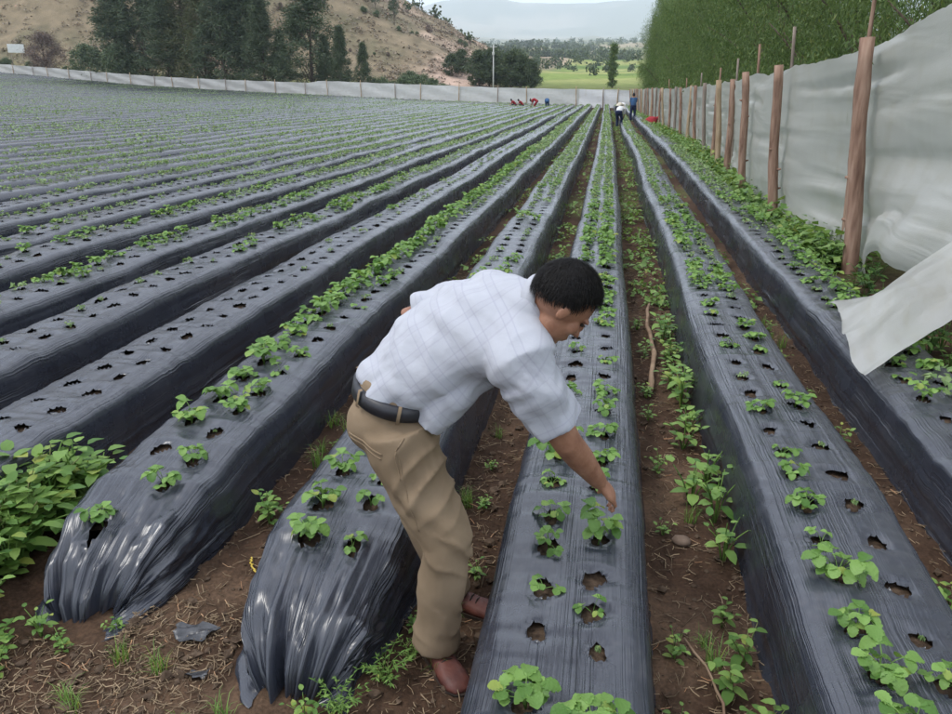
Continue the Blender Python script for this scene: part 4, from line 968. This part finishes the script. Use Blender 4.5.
def co_of(me_):
    co = np.zeros(len(me_.vertices)*3, np.float32); me_.vertices.foreach_get('co', co); return co.reshape(-1, 3).astype(float)
def seg_param(P, A, B):
    A, B = np.asarray(A, float), np.asarray(B, float); d = B-A; t = np.clip(((P-A) @ d)/(d @ d), 0, 1); return t, np.linalg.norm(P-(A+t[:, None]*d), axis=1)
M['skin'] = mat_noise('skin', [(.28, (.22, .095, .055)), (.5, (.31, .15, .09)), (.72, (.39, .20, .125))], 22, 7, .5, .4, 140, .003, .4)
M['skin_far'] = M['skin']
M['hair'] = mat_noise('black_hair', [(.3, (.004, .0035, .0035)), (.7, (.012, .010, .009))], 30, 4, .6, .5, 60, .004, .2, stretch=(1, 6, 2))
M['shoe'] = mat_noise('red_brown_leather', [(.3, (.06, .018, .013)), (.7, (.15, .05, .035))], 14, 6, .55, .5, 50, .004, .4)
M['sole'] = mat_noise('dark_sole', [(.3, (.02, .014, .01)), (.7, (.05, .035, .026))], 20, 3, .7)
M['belt'] = mat_noise('dark_belt', [(.3, (.014, .014, .018)), (.7, (.03, .03, .036))], 30, 3, .45, .2, 80, .002, .5)
def mat_cloth(name, c0, c1, bump=.35):
    return mat_noise(name, [(.3, c0), (.7, c1)], 5, 5, .9, bump, 240, .0015, .12)
M['khaki'] = mat_cloth('khaki_cotton', (.215, .155, .098), (.29, .215, .142))
def mat_plaid():
    m, nt, b = mat_base('white_plaid_shirt'); L = nt.links
    a = nt.nodes.new('ShaderNodeAttribute'); a.attribute_name = 'weave'; sp = nt.nodes.new('ShaderNodeSeparateXYZ'); L.new(a.outputs['Vector'], sp.inputs[0])
    def band(sock, period, lo, hi):
        d = N(nt, 'ShaderNodeMath', operation='MULTIPLY'); L.new(sock, d.inputs[0]); d.inputs[1].default_value = 1/period
        f = N(nt, 'ShaderNodeMath', operation='FRACT'); L.new(d.outputs[0], f.inputs[0])
        r = nt.nodes.new('ShaderNodeValToRGB'); r.color_ramp.interpolation = 'LINEAR'; e = r.color_ramp.elements
        stops = [(0, 0), (lo-.015, 0), (lo, 1), (lo+.03, 1), (lo+.045, .2), (hi-.045, .2), (hi-.03, 1), (hi, 1), (hi+.015, 0), (1, 0)]
        while len(e) < len(stops): e.new(.5)
        for i_, (p, v) in enumerate(stops): e[i_].position = p; e[i_].color = (v, v, v, 1)
        L.new(f.outputs[0], r.inputs[0]); return r.outputs[0]
    h = band(sp.outputs['X'], .088, .3, .6); v = band(sp.outputs['Y'], .082, .3, .6); v2 = band(sp.outputs['Y'], .041, .3, .5)
    col = None; src = None
    base = (.455, .465, .505); 
    mx1 = N(nt, 'ShaderNodeMixRGB'); mx1.inputs[1].default_value = (*base, 1); mx1.inputs[2].default_value = (.33, .33, .40, 1)
    s1 = N(nt, 'ShaderNodeMath', operation='MULTIPLY'); L.new(h, s1.inputs[0]); s1.inputs[1].default_value = .40; L.new(s1.outputs[0], mx1.inputs[0])
    mx2 = N(nt, 'ShaderNodeMixRGB'); L.new(mx1.outputs[0], mx2.inputs[1]); mx2.inputs[2].default_value = (.36, .35, .41, 1)
    s2 = N(nt, 'ShaderNodeMath', operation='MULTIPLY'); L.new(v, s2.inputs[0]); s2.inputs[1].default_value = .40; L.new(s2.outputs[0], mx2.inputs[0])
    L.new(mx2.outputs[0], b.inputs['Base Color']); b.inputs['Roughness'].default_value = .85; b.inputs['Specular IOR Level'].default_value = .15
    tcn = nt.nodes.new('ShaderNodeTexCoord'); n = N(nt, 'ShaderNodeTexNoise', Scale=20, Detail=6); L.new(tcn.outputs['Object'], n.inputs['Vector'])
    bp = N(nt, 'ShaderNodeBump', Strength=.5, Distance=.008); L.new(n.outputs['Fac'], bp.inputs['Height']); L.new(bp.outputs[0], b.inputs['Normal'])
    return m
M['plaid'] = mat_plaid()
A3 = lambda *v: np.array(v, float)

def main_person():
    root = empty('person', (-.5, 2.2, gzs(-.5, 2.2)))
    tag(root, 'man in white plaid short-sleeved shirt and khaki trousers bending over a planting bed', 'person')
    def ch(name, me_, parent=root):
        o = bpy.data.objects.new(name, me_); link(o, parent)
        if parent is root: o.matrix_parent_inverse = Matrix.Translation(-Vector(root.location))
        return o
    S = A3((-.650), 2.26, .950), A3(-.555, 2.27, 1.080), A3(-.435, 2.275, 1.165), A3(-.300, 2.265, 1.225), A3(-.185, 2.25, 1.285)
    belt_c = S[0]
    latp = nrm((-.06, .19, 0)); lat = nrm((-.16, .34, .13))
    Rs, Ls = A3(-.215, 2.105, 1.125), A3(-.36, 2.43, 1.25)
    Re, Rw = A3(-.078, 2.165, .865), A3(.030, 2.30, .662)
    Le, Lw = A3(-.66, 2.50, 1.14), A3(-.655, 2.475, .935)
    Rh, Lh = A3(-.615, 2.17, .83), A3(-.665, 2.35, .83)
    Rk, Lk = A3(-.462, 2.13, .475), A3(-.640, 2.42, .47)
    gr, gl = gzs(-.48, 2.1), gzs(-.47, 2.44)
    Ra, La = A3(-.515, 2.165, .10+gr), A3(-.50, 2.46, .10+gl)
    hc = A3(-.112, 2.205, 1.300)
    face = nrm((.60, .25, -.76)); up = nrm(A3(.66, .15, .74)-face*np.dot(A3(.66, .15, .74), face)); sd = np.cross(up, face)   # sd: to his left
    # ---- body, one continuous surface
    mb = MB()
    mb.add(*tube([S[0]-A3(-.02, 0, .12), S[0], S[1], S[2], S[3], S[4]], [(.10, .06), (.11, .07), (.14, .10), (.16, .105), (.13, .07), (.045, .045)], 18, lat))
    neck0 = S[4]-A3(.03, 0, .02)
    mb.add(*tube([neck0-A3(.05, 0, .03), neck0+A3(.012, 0, -.008), hc-up*.06-face*.01], [.045, .052, .056], 14))
    HM = np.array([face, sd, up])     # local axes: x face, y left, z up
    mb.add(*ellipsoid(hc+up*.025-face*.008, (.098, .077, .092), HM, 20, 14))
    mb.add(*ellipsoid(hc-up*.045+face*.030, (.062, .060, .075), HM, 18, 12))
    mb.add(*ellipsoid(hc-up*.092+face*.062, (.026, .032, .022), HM, 12, 8))          # chin
    mb.add(*tube([hc+up*.018+face*.086, hc-up*.008+face*.104, hc-up*.026+face*.114, hc-up*.032+face*.09], [.009, .012, .017, .012], 8))   # nose
    for q in (-1, 1):
        mb.add(*ellipsoid(hc+up*.020+face*.080+sd*q*.034, (.012, .026, .009), HM, 10, 6))      # brow
        mb.add(*ellipsoid(hc-up*.022+face*.060+sd*q*.046, (.024, .018, .024), HM, 10, 8))      # cheek
        mb.add(*ellipsoid(hc-up*.008-face*.010+sd*q*.080, (.019, .010, .033), HM, 12, 8))      # ear
    mb.add(*ellipsoid(hc-up*.058+face*.090, (.012, .026, .008), HM, 10, 6)); mb.add(*ellipsoid(hc-up*.070+face*.086, (.012, .024, .008), HM, 10, 6))   # lips
    mb.add(*tube([S[3], Rs, (Rs+Re)/2, Re, Re*.6+Rw*.4, Rw], [.07, .062, .054, .047, .045, .029], 14))
    mb.add(*tube([S[3], Ls, (Ls+Le)/2, Le, Le*.6+Lw*.4, Lw], [.07, .062, .052, .043, .041, .027], 14))
    mb.add(*tube([Rh+A3(0.01, 0.02, .0), Rh-A3(0, 0, .04), (Rh+Rk)/2, Rk, Rk*.65+Ra*.35, Ra-A3(0, 0, .04)], [.06, .078, .074, .058, .056, .038], 14))
    mb.add(*tube([Lh+A3(0.01, -.02, .0), Lh-A3(0, 0, .04), (Lh+Lk)/2, Lk, Lk*.65+La*.35, La-A3(0, 0, .04)], [.06, .078, .074, .058, .056, .038], 14))
    # right hand pinching the leaves: palm, four unequal bent fingers, thumb from the side of the palm
    hd = nrm(A3(.066, .046, -.092)); palm_n = A3(-.62, .10, -.55); palm_n = nrm(palm_n-hd*np.dot(palm_n, hd)); across = np.cross(palm_n, hd)
    kn = Rw+hd*.088
    mb.add(*tube([Rw-hd*.01, Rw+hd*.025, Rw+hd*.06, kn+hd*.004], [(.027, .021), (.034, .018), (.042, .017), (.041, .013)], 14, across))
    fl = [(-.031, .066), (-.0105, .078), (.0105, .074), (.031, .058)]
    for o_, l in fl:
        b0 = kn+across*o_-hd*.006
        d1 = nrm(hd*.92+palm_n*(.26-3*o_)); d2 = nrm(hd*.62+palm_n*.72); d3 = nrm(hd*.15+palm_n*.98)
        p1 = b0+d1*l*.48; p2 = p1+d2*l*.32; p3 = p2+d3*l*.26
        mb.add(*tube([b0-hd*.012, b0, p1, p2, p3], [.0095, .0098, .0088, .0080, .0062], 10))
    tb = Rw+hd*.030-across*.030; t1 = tb+nrm(hd*.75-across*.5+palm_n*.45)*.040; t2 = t1+nrm(hd*.8+across*.15+palm_n*.6)*.030; t3 = t2+nrm(hd*.5+across*.35+palm_n*.8)*.022
    mb.add(*tube([tb-hd*.012, tb, t1, t2, t3], [.013, .014, .0115, .010, .0075], 10))
    hd2 = nrm(Lw-Le); ac2 = nrm(np.cross(hd2, (0, 0, 1))); mb.add(*tube([Lw, Lw+hd2*.04, Lw+hd2*.09], [(.03, .02), (.04, .017), (.04, .014)], 12, ac2))
    pn2 = np.cross(ac2, hd2)
    for o_, l in fl:
        b0 = Lw+hd2*.085+ac2*o_; mb.add(*tube([b0, b0+nrm(hd2+pn2*.3)*l*.5, b0+nrm(hd2+pn2*.6)*l], [.0095, .009, .007], 8))
    mb.add(*tube([Lw+hd2*.02-ac2*.03, Lw+hd2*.06-ac2*.06, Lw+hd2*.085-ac2*.062], [.013, .011, .008], 8))
    body = remeshed('body', mb, .0052, M['skin'], 5)
    ch('body', body)
    for q in (-1, 1):
        mb = MB(); mb.add(*ellipsoid(hc+up*.004+face*.079+sd*q*.033, (.010, .011, .006), HM, 10, 8)); ch('eye', mb.mesh('eye', M['sole']))
    # ---- hair
    mb = MB(); V, Q, _ = ellipsoid((0, 0, 0), (1, 1, 1), None, 48, 36)
    f_, s_, u_ = V[:, 0], V[:, 1], V[:, 2]
    line = np.where(f_ > 0, .20+.40*f_, -.10-.55*np.clip(-f_, 0, 1))           # hairline: high on the brow, low at the nape
    line = line-.30*np.exp(-((f_-.12)/.16)**2)*(np.abs(s_) > .4)                # sideburn
    k_ = sstep(u_, line-.10, line+.08)
    rr = .86+.22*k_+k_*.03*fbm(s_*4+9, f_*4+u_*3, 3, 2)
    W = (V*rr[:, None])*np.array([.102, .081, .100])
    mb.add(W @ HM+hc+up*.027-face*.012, Q)
    r_ = np.random.default_rng(5); nS = 5200      # short combed strands break up the edge of the hair
    D_ = r_.normal(0, 1, (nS*3, 3)); D_ /= np.linalg.norm(D_, axis=1)[:, None]
    ln_ = np.where(D_[:, 0] > 0, .20+.40*D_[:, 0], -.10-.55*np.clip(-D_[:, 0], 0, 1))-.30*np.exp(-((D_[:, 0]-.12)/.16)**2)*(np.abs(D_[:, 1]) > .4)
    D_ = D_[D_[:, 2] > ln_-.06*r_.random(len(ln_))][:nS]; nS = len(D_)
    crown = A3(-.55, .1, .8); fl_ = D_-crown; fl_ = fl_-D_*np.sum(fl_*D_, 1)[:, None]; fl_ /= np.linalg.norm(fl_, axis=1)[:, None]+1e-6; fl_ = fl_+r_.normal(0, .10, fl_.shape)
    sc_ = np.array([.102, .081, .100]); st_ = np.cross(D_, fl_); st_ /= np.linalg.norm(st_, axis=1)[:, None]
    rows = []
    for q, rr_ in ((0, 1.065), (.5, 1.095), (1, 1.06)):
        pt = D_*rr_+fl_*.24*q+D_*.02*r_.random((nS, 1)); w_ = .0011*(1-.75*q)
        pt = pt*sc_; rows += [(pt+st_*w_), (pt-st_*w_)]
    Vh = np.stack(rows, 1).reshape(-1, 3); fh_ = np.array([(0, 2, 3, 1), (2, 4, 5, 3)]); Fh = (np.arange(nS)[:, None, None]*6+fh_[None]).reshape(-1, 4)
    mb.add(Vh @ HM+hc+up*.027-face*.012, Fh); ch('hair', mb.mesh('hair', M['hair']))
    # ---- shirt
    mb = MB()
    mb.add(*tube([S[0]+A3(-.012, 0, -.005), S[0]*.5+S[1]*.5, S[1], S[2], S[3], S[3]*.35+S[4]*.65, S[4]+A3(.006, 0, .0)],
                 [(.170, .133), (.176, .134), (.182, .132), (.200, .131), (.185, .116), (.116, .090), (.074, .070)], 24, np.array([latp, latp, lat, lat, lat, lat, lat])))
    mb.add(*tube([S[0]+A3(.085, -.02, -.035), S[1]+A3(.075, -.02, -.055), S[2]+A3(.05, -.01, -.06)], [(.150, .085), (.150, .090), (.14, .09)], 18, lat))   # cloth hanging from the belly
    cuffR = Rs+(Re-Rs)*.70
    mb.add(*tube([S[3]-lat*.04, Rs+A3(0, 0, .012), Rs*.6+cuffR*.4, Rs*.25+cuffR*.75, cuffR+(Re-Rs)*.06], [.105, .098, .090, .086, .089], 18))
    cuffL = Ls+(Le-Ls)*.86
    mb.add(*tube([S[3]+lat*.04, Ls, Ls*.5+cuffL*.5, cuffL], [.100, .090, .082, .084], 18))
    dr_sleeve = nrm(Re-Rs)
    def wr(P):
        r1 = fbm(P[:, 0]*9+P[:, 2]*6, P[:, 1]*7+P[:, 2]*3, 3, 3)*.016
        ax = nrm(S[4]-S[0]); a_ = (P-S[0]) @ ax; l_ = (P-S[0]) @ lat; n_ = (P-S[0]) @ np.cross(ax, lat)
        r2 = vnoise(a_*20+l_*9, n_*8+l_*3, 5)*.007+(1-2*np.abs(vnoise(a_*7-l_*10+n_*5, l_*4+n_*3, 8)))*.007
        t, d = seg_param(P, Rs, Re); sl = np.exp(-(d/.11)**2); r3 = sl*vnoise(t*9+P[:, 1]*12, P[:, 0]*10, 6)*.009
        arm = np.exp(-np.linalg.norm(P-(Rs-A3(.06, .02, .10)), axis=1)**2/.10**2); r4 = arm*np.sin((P[:, 0]*.8-P[:, 2]*.6)*70+P[:, 1]*20+3*vnoise(P[:, 0]*9, P[:, 2]*9, 2))*.007
        low = sstep(a_, .16, .0); r5 = low*vnoise(l_*22+n_*16, a_*9, 7)*.010
        return r1*.7+r2+r3+r4+r5
    shirt = remeshed('shirt', mb, .0060, M['plaid'], 16, wr)
    P = co_of(shirt); ax = nrm(S[4]-S[0]); t, d = seg_param(P, Rs, Re); t2, d2 = seg_param(P, Ls, Le)
    nn = np.cross(ax, lat)
    a_ = (P-S[0]) @ ax; l_ = (P-S[0]) @ lat; n_ = (P-S[0]) @ nn
    around = np.arctan2(n_, l_)*.17
    dvec = (P-Rs) @ nrm(Re-Rs); sx = nrm(np.cross(nrm(Re-Rs), (0, 0, 1))); sy = np.cross(nrm(Re-Rs), sx); th = np.arctan2((P-Rs) @ sy, (P-Rs) @ sx)*.09
    isr = ((d < .115) & (t > .12) & (dvec > .02))
    wv = np.stack([np.where(isr, dvec+.013, a_+.02*np.sin(l_*6)), np.where(isr, th, around), 0*a_], 1)
    at_ = shirt.attributes.new('weave', 'FLOAT_VECTOR', 'POINT'); at_.data.foreach_set('vector', wv.astype(np.float32).ravel())
    so = ch('shirt', shirt)
    # collar band
    mb = MB(); cdir = nrm(hc-S[4]); cpt = S[4]+cdir*.012
    th = np.linspace(0, 6.283, 33); a0 = nrm(np.cross(cdir, (0, 1, 0))); b0 = np.cross(cdir, a0); V = []
    for i_, q in enumerate(th):
        rad_ = a0*math.cos(q)+b0*math.sin(q)
        for (r_o, h_) in ((.071, -.025), (.069, .026), (.074, .028), (.090, -.014), (.084, -.018)): V.append(cpt+rad_*r_o+cdir*h_)
    V = np.array(V); mb.add(V, grid_faces(33, 5)); cm = mb.mesh('collar', M['plaid'])
    at_ = cm.attributes.new('weave', 'FLOAT_VECTOR', 'POINT'); at_.data.foreach_set('vector', np.tile([.0, .0, 0], (len(V), 1)).astype(np.float32).ravel())
    co = bpy.data.objects.new('collar', cm); link(co, so)
    # ---- trousers
    mb = MB()
    mb.add(*tube([belt_c+A3(.018, 0, .058), belt_c, belt_c-A3(.0, 0, .07), belt_c-A3(-.01, 0, .15), belt_c-A3(-.02, 0, .20)], [(.165, .128), (.168, .132), (.182, .150), (.172, .145), (.10, .08)], 22, latp))
    mb.add(*ellipsoid(belt_c+A3(-.055, -.06, -.085), (.10, .10, .10), None)); mb.add(*ellipsoid(belt_c+A3(-.06, .07, -.085), (.10, .10, .10), None))
    hemR, hemL = Ra+A3(.006, -.005, -.03), La+A3(.0, 0, -.03)
    mb.add(*tube([Rh+A3(-.01, 0, .05), Rh+A3(.01, 0, -.03), (Rh+Rk)/2, Rk+A3(.008, 0, .02), Rk*.6+hemR*.4, Rk*.22+hemR*.78, hemR], [.120, .124, .108, .092, .087, .085, .088], 18))
    mb.add(*tube([Lh+A3(-.01, 0, .05), Lh+A3(.01, 0, -.03), (Lh+Lk)/2, Lk, Lk*.6+hemL*.4, Lk*.2+hemL*.8, hemL], [.116, .116, .098, .083, .079, .076, .076], 18))
    def wt(P):
        r1 = fbm(P[:, 0]*7, P[:, 2]*6+P[:, 1]*5, 2, 3)*.010
        wp = vnoise(P[:, 0]*8+P[:, 1]*6, P[:, 2]*8, 3)
        ridge = lambda q: 1-np.abs(np.sin(q))**.6*2
        knee = np.exp(-((P[:, 2]-Rk[2]+.02)/.09)**2); r2 = knee*ridge(P[:, 2]*24+P[:, 0]*20+wp*1.6)*.008
        an = np.exp(-((P[:, 2]-.17)/.07)**2); r3 = an*ridge(P[:, 2]*38+P[:, 0]*22+P[:, 1]*12+wp*2.6)*.011*(.4+.6*np.abs(vnoise(P[:, 0]*14, P[:, 2]*9, 8)))
        hp = np.exp(-((P[:, 2]-.74)/.12)**2)*sstep(P[:, 0], -.66, -.54); r4 = hp*ridge((P[:, 2]*.75-P[:, 0])*36+wp*1.2)*.009
        th_ = np.exp(-((P[:, 2]-.60)/.14)**2); r5 = th_*vnoise(P[:, 0]*16+P[:, 2]*12, P[:, 2]*4-P[:, 0]*4, 6)*.012
        return r1+r2+r3+r4+r5
    tr_ = ch('trousers', remeshed('trousers', mb, .0095, M['khaki'], 4, wt))
    # back pocket welt and seam
    from mathutils.bvhtree import BVHTree
    tm_ = tr_.data; bvh = BVHTree.FromPolygons([v.co[:] for v in tm_.vertices], [p.vertices[:] for p in tm_.polygons])
    def welt(pts, r, name):
        P_ = []
        for q in catmull(pts, 12):
            hit = bvh.ray_cast(Vector((q[0], 1.6, q[2]+.08)), Vector((0, 1, -.12)))
            if hit[0] is not None: P_.append(np.array(hit[0]))
        if len(P_) > 3: mb = MB(); mb.add(*tube(P_, r, 6)); link(bpy.data.objects.new(name, mb.mesh(name, M['khaki'])), tr_)
    welt([(-.775, 0, .842), (-.71, 0, .822), (-.645, 0, .800)], .0035, 'pocket_welt'); welt([(-.772, 0, .826), (-.71, 0, .806), (-.648, 0, .784)], .0028, 'pocket_welt')
    welt([(-.575, 0, .86), (-.60, 0, .80), (-.585, 0, .72)], .003, 'pocket_seam'); welt([(-.60, 0, .86), (-.58, 0, .74), (-.56, 0, .64), (-.53, 0, .54)], .0018, 'side_seam')
    # belt and loops
    bn = nrm(A3(.22, .0, .97)); bl_ = nrm(latp-bn*np.dot(latp, bn)); bf = np.cross(bl_, bn); bc = belt_c+A3(.004, 0, .012); V = []
    th = np.linspace(0, 6.283185, 61)
    for q in th:
        for (o_, h_) in ((-.01, -.024), (.009, -.022), (.009, .022), (-.01, .024)):
            V.append(bc+bl_*math.cos(q)*(.176+o_)+bf*math.sin(q)*(.139+o_)+bn*h_)
    mb = MB(); mb.add(np.array(V), grid_faces(61, 4)); ch('belt', mb.mesh('belt', M['belt']))
    for q in np.linspace(.2, 6.1, 7):
        V = []
        for dq in (-.035, .035):
            for (o_, h_) in ((.004, -.031), (.014, -.028), (.014, .028), (.004, .031)): V.append(bc+bl_*math.cos(q+dq)*(.177+o_)+bf*math.sin(q+dq)*(.140+o_)+bn*h_)
        mb = MB(); mb.add(np.array(V), grid_faces(2, 4)); l_ = bpy.data.objects.new('belt_loop', mb.mesh('belt_loop', M['khaki'])); link(l_, tr_)
    # ---- shoes
    def shoe(ank, dirv, g0):
        d = nrm(A3(dirv[0], dirv[1], 0)); s_ = A3(-d[1], d[0], 0); heel = A3(ank[0], ank[1], g0)-d*.075
        prof_ = [(-.005, .024, .055), (.03, .036, .078), (.08, .037, .088), (.125, .041, .078), (.17, .048, .060), (.22, .052, .054), (.262, .047, .046), (.288, .030, .032)]
        V = []; n = 16
        for (l, w, h) in prof_:
            for j in range(n):
                th = 2*math.pi*j/n; cx, cz = math.cos(th), math.sin(th); z_ = .016+(h-.016)*max(0, cz)**.8 if cz > 0 else .016
                V.append(heel+d*l+s_*w*np.sign(cx)*abs(cx)**.75+A3(0, 0, z_))
        mb = MB(); nfa = len(prof_); Q = [(i_*n+j, i_*n+(j+1) % n, (i_+1)*n+(j+1) % n, (i_+1)*n+j) for i_ in range(nfa-1) for j in range(n)]
        mb.add(np.array(V), Q, None)
        c0 = A3(*(heel+d*-.012+A3(0, 0, .03))); c1 = A3(*(heel+d*.296+A3(0, 0, .021))); k = nfa*n; mb.add(np.array([c0, c1]))
        mb.T.append(np.array([(k, (j+1) % n, j) for j in range(n)]+[(k+1, (nfa-1)*n+j, (nfa-1)*n+(j+1) % n) for j in range(n)]))
        o = ch('shoe', mb.mesh('shoe', M['shoe']))
        V = []
        sp_ = [(-.014, .020), (.0, .034), (.04, .040), (.10, .040), (.16, .050), (.22, .054), (.265, .051), (.292, .034), (.304, .010)]
        for (l, w) in sp_:
            for (cx, z_) in ((-1, -.004), (-1.03, .018), (1.03, .018), (1, -.004)): V.append(heel+d*l+s_*w*cx+A3(0, 0, z_))
        mb = MB(); m_ = len(sp_); mb.add(np.array(V), [(i_*4+j, i_*4+(j+1) % 4, (i_+1)*4+(j+1) % 4, (i_+1)*4+j) for i_ in range(m_-1) for j in range(4)]+[(0, 1, 2, 3), (m_*4-1, m_*4-2, m_*4-3, m_*4-4)])
        so_ = bpy.data.objects.new('sole', mb.mesh('sole', M['sole'], False)); link(so_, o)
        # lacing
        mb = MB()
        for q in range(4):
            p = heel+d*(.105+.022*q); h = .086-.009*q; mb.add(*tube([p-s_*.022+A3(0, 0, h-.004), p+A3(0, 0, h+.004), p+s_*.022+A3(0, 0, h-.004)], .0028, 6))
        lo = bpy.data.objects.new('laces', mb.mesh('laces', M['sole'])); link(lo, o)
    shoe(Ra, (.62, -.78), gr); shoe(La, (.97, -.22), gl)
main_person()

def far_person(x, y, face_a, shirt, trouser, hat, pose, label, group=None, hatform=True):
    """worker a few dozen metres away, bending, crouching or standing"""
    g0 = gzs(x, y); root = empty('person', (x, y, g0), face_a); tag(root, label, 'person', group)
    if pose == 'bend': pel, chest, neck, head = A3(-.18, 0, .82), A3(.12, 0, 1.0), A3(.30, 0, .98), A3(.44, 0, .93); knee, hand = A3(.06, 0, .46), A3(.42, 0, .42)
    elif pose == 'crouch': pel, chest, neck, head = A3(-.12, 0, .38), A3(.10, 0, .68), A3(.24, 0, .80), A3(.34, 0, .88); knee, hand = A3(.28, 0, .46), A3(.52, 0, .36)
    else: pel, chest, neck, head = A3(0, 0, .92), A3(.02, 0, 1.22), A3(.03, 0, 1.42), A3(.06, 0, 1.56); knee, hand = A3(.04, 0, .48), A3(.28, 0, .95)
    sdv = A3(0, 1, 0); lat_ = A3(0, 1, 0)
    b1, b2, b3, b4 = MB(), MB(), MB(), MB()
    b1.add(*tube([chest, neck, head], [.07, .055, .06], 10)); b1.add(*ellipsoid(head, (.09, .075, .115)))
    b2.add(*tube([pel, (pel+chest)/2, chest, neck], [(.17, .13), (.175, .135), (.19, .13), (.09, .08)], 12, lat_))
    b3.add(*tube([pel+A3(0, 0, .08), pel, pel-A3(0, 0, .10)], [(.17, .13), (.18, .14), (.12, .1)], 12, lat_))
    for q in (-1, 1):
        sh = chest*.3+neck*.7+sdv*q*.17; el = (sh+hand)/2+sdv*q*.10+A3(-.06, 0, .0); hn = hand+sdv*q*.08
        b2.add(*tube([sh-sdv*q*.05, sh, (sh+el)/2, el], [.08, .075, .062, .055], 10)); b1.add(*tube([sh, el, hn], [.05, .042, .03], 8)); b1.add(*tube([hn, hn+nrm(hn-el)*.09], [(.04, .02), (.03, .012)], 8, sdv))
        kn_ = knee+sdv*q*.12; ft = A3(.02, q*.11, .08); b3.add(*tube([pel+sdv*q*.09, kn_, ft], [.105, .08, .068], 10)); b1.add(*tube([pel+sdv*q*.09, kn_, ft], [.06, .05, .04], 8))
        f_ = MB(); f_.add(*tube([ft+A3(-.07, 0, -.045), ft+A3(.03, 0, -.035), ft+A3(.13, 0, -.045), ft+A3(.19, 0, -.055)], [.035, .048, .042, .02], 8)); obj('shoe', f_.mesh('shoe', M['sole']), root)
    obj('body', remeshed('body', b1, .022, M['skin'], 2), root); obj('shirt', remeshed('shirt', b2, .025, shirt, 2), root); obj('trousers', remeshed('trousers', b3, .025, trouser, 2), root)
    hm_ = MB(); tl = nrm(head-neck)
    if hatform:
        hm_.add(*tube([head+tl*.02, head+tl*.035, head+tl*.05, head+tl*.13, head+tl*.15], [.20, .205, .11, .095, .04], 14)); obj('hat', hm_.mesh('hat', hat), root)
    else:
        hm_.add(*ellipsoid(head+tl*.03-A3(.015, 0, 0), (.10, .085, .11))); obj('hair', hm_.mesh('hair', hat), root)
def cm(name, c): return mat_cloth(name, tuple(v*.85 for v in c), c)
cw, cn, cr_, cb, cd_, cs = cm('white_cloth', (.72, .72, .72)), cm('navy_cloth', (.03, .04, .09)), cm('red_cloth', (.36, .04, .05)), cm('blue_cloth', (.06, .13, .26)), cm('dark_cloth', (.04, .04, .045)), cm('straw_hat', (.62, .56, .45))
far_person(.46, 42.5, math.radians(75), cw, cn, cs, 'bend', 'far worker in white top and pale hat bending low between the beds')
far_person(1.36, 50.5, math.radians(100), cb, cn, cd_, 'stand', 'far worker in dark blue standing upright beside the fence-side bed', None, False)
far_person(.50, 52.5, math.radians(60), cs, cd_, cw, 'bend', 'far worker in pale grey top bending just beyond the white-topped worker')
far_person(-8.9, 80.5, math.radians(190), cr_, cd_, cd_, 'crouch', 'far worker in red crouching near the far sheet fence, beside another in red', 'red-clad workers near the far fence', False)
far_person(-7.4, 79.0, math.radians(170), cr_, cr_, cd_, 'bend', 'far worker all in red bending near the far sheet fence')
far_person(-6.3, 80.0, math.radians(100), cb, cb, cd_, 'bend', 'far worker in blue bending beside the red-clad workers')
far_person(-9.7, 81.0, math.radians(200), cr_, cn, cd_, 'crouch', 'far worker in red crouching near the far sheet fence, beside another in red', 'red-clad workers near the far fence', False)
# red sack at the fence-side bed
mb = MB(); V, Q, _ = ellipsoid((0, 0, .24), (.42, .32, .28), None, 18, 12); V = V*(1+.16*np.array([[vnoise(a*4, b_*4+c_*5, 3)] for a, b_, c_ in V])); V[:, 2] = np.maximum(V[:, 2], 0); mb.add(V, Q)
mb.add(*tube([(.28, 0, .38), (.42, .03, .50), (.52, .05, .48)], [.12, .06, .10], 9))
tag(obj('red_sack', mb.mesh('red_sack', cr_), None, (2.1, 43.6, gzs(2.1, 43.6)+.02)), 'red sack lying by the fence-side bed far down the row', 'sack')

# ------------------------------------------------------------------ haze over the valley
hz, nt, b = mat_base('haze'); nt.nodes.remove(b)
pv = nt.nodes.new('ShaderNodeVolumePrincipled'); pv.inputs['Color'].default_value = (.80, .91, 1.0, 1); pv.inputs['Density'].default_value = 2.0e-4
nt.links.new(pv.outputs[0], nt.nodes['Material Output'].inputs['Volume'])
zmin, zmax = float(GZ.min())-1.0, float(GZ.max())+15
bm = bmesh.new(); bmesh.ops.create_cube(bm, size=1)
for v in bm.verts: v.co = Vector((v.co.x*17200, v.co.y*17200, zmin if v.co.z < 0 else zmax))
me = bpy.data.meshes.new('haze'); bm.to_mesh(me); bm.free(); me.materials.append(hz)
tag(obj('haze', me), 'pale blue haze filling the valley air', 'haze', None, 'stuff')
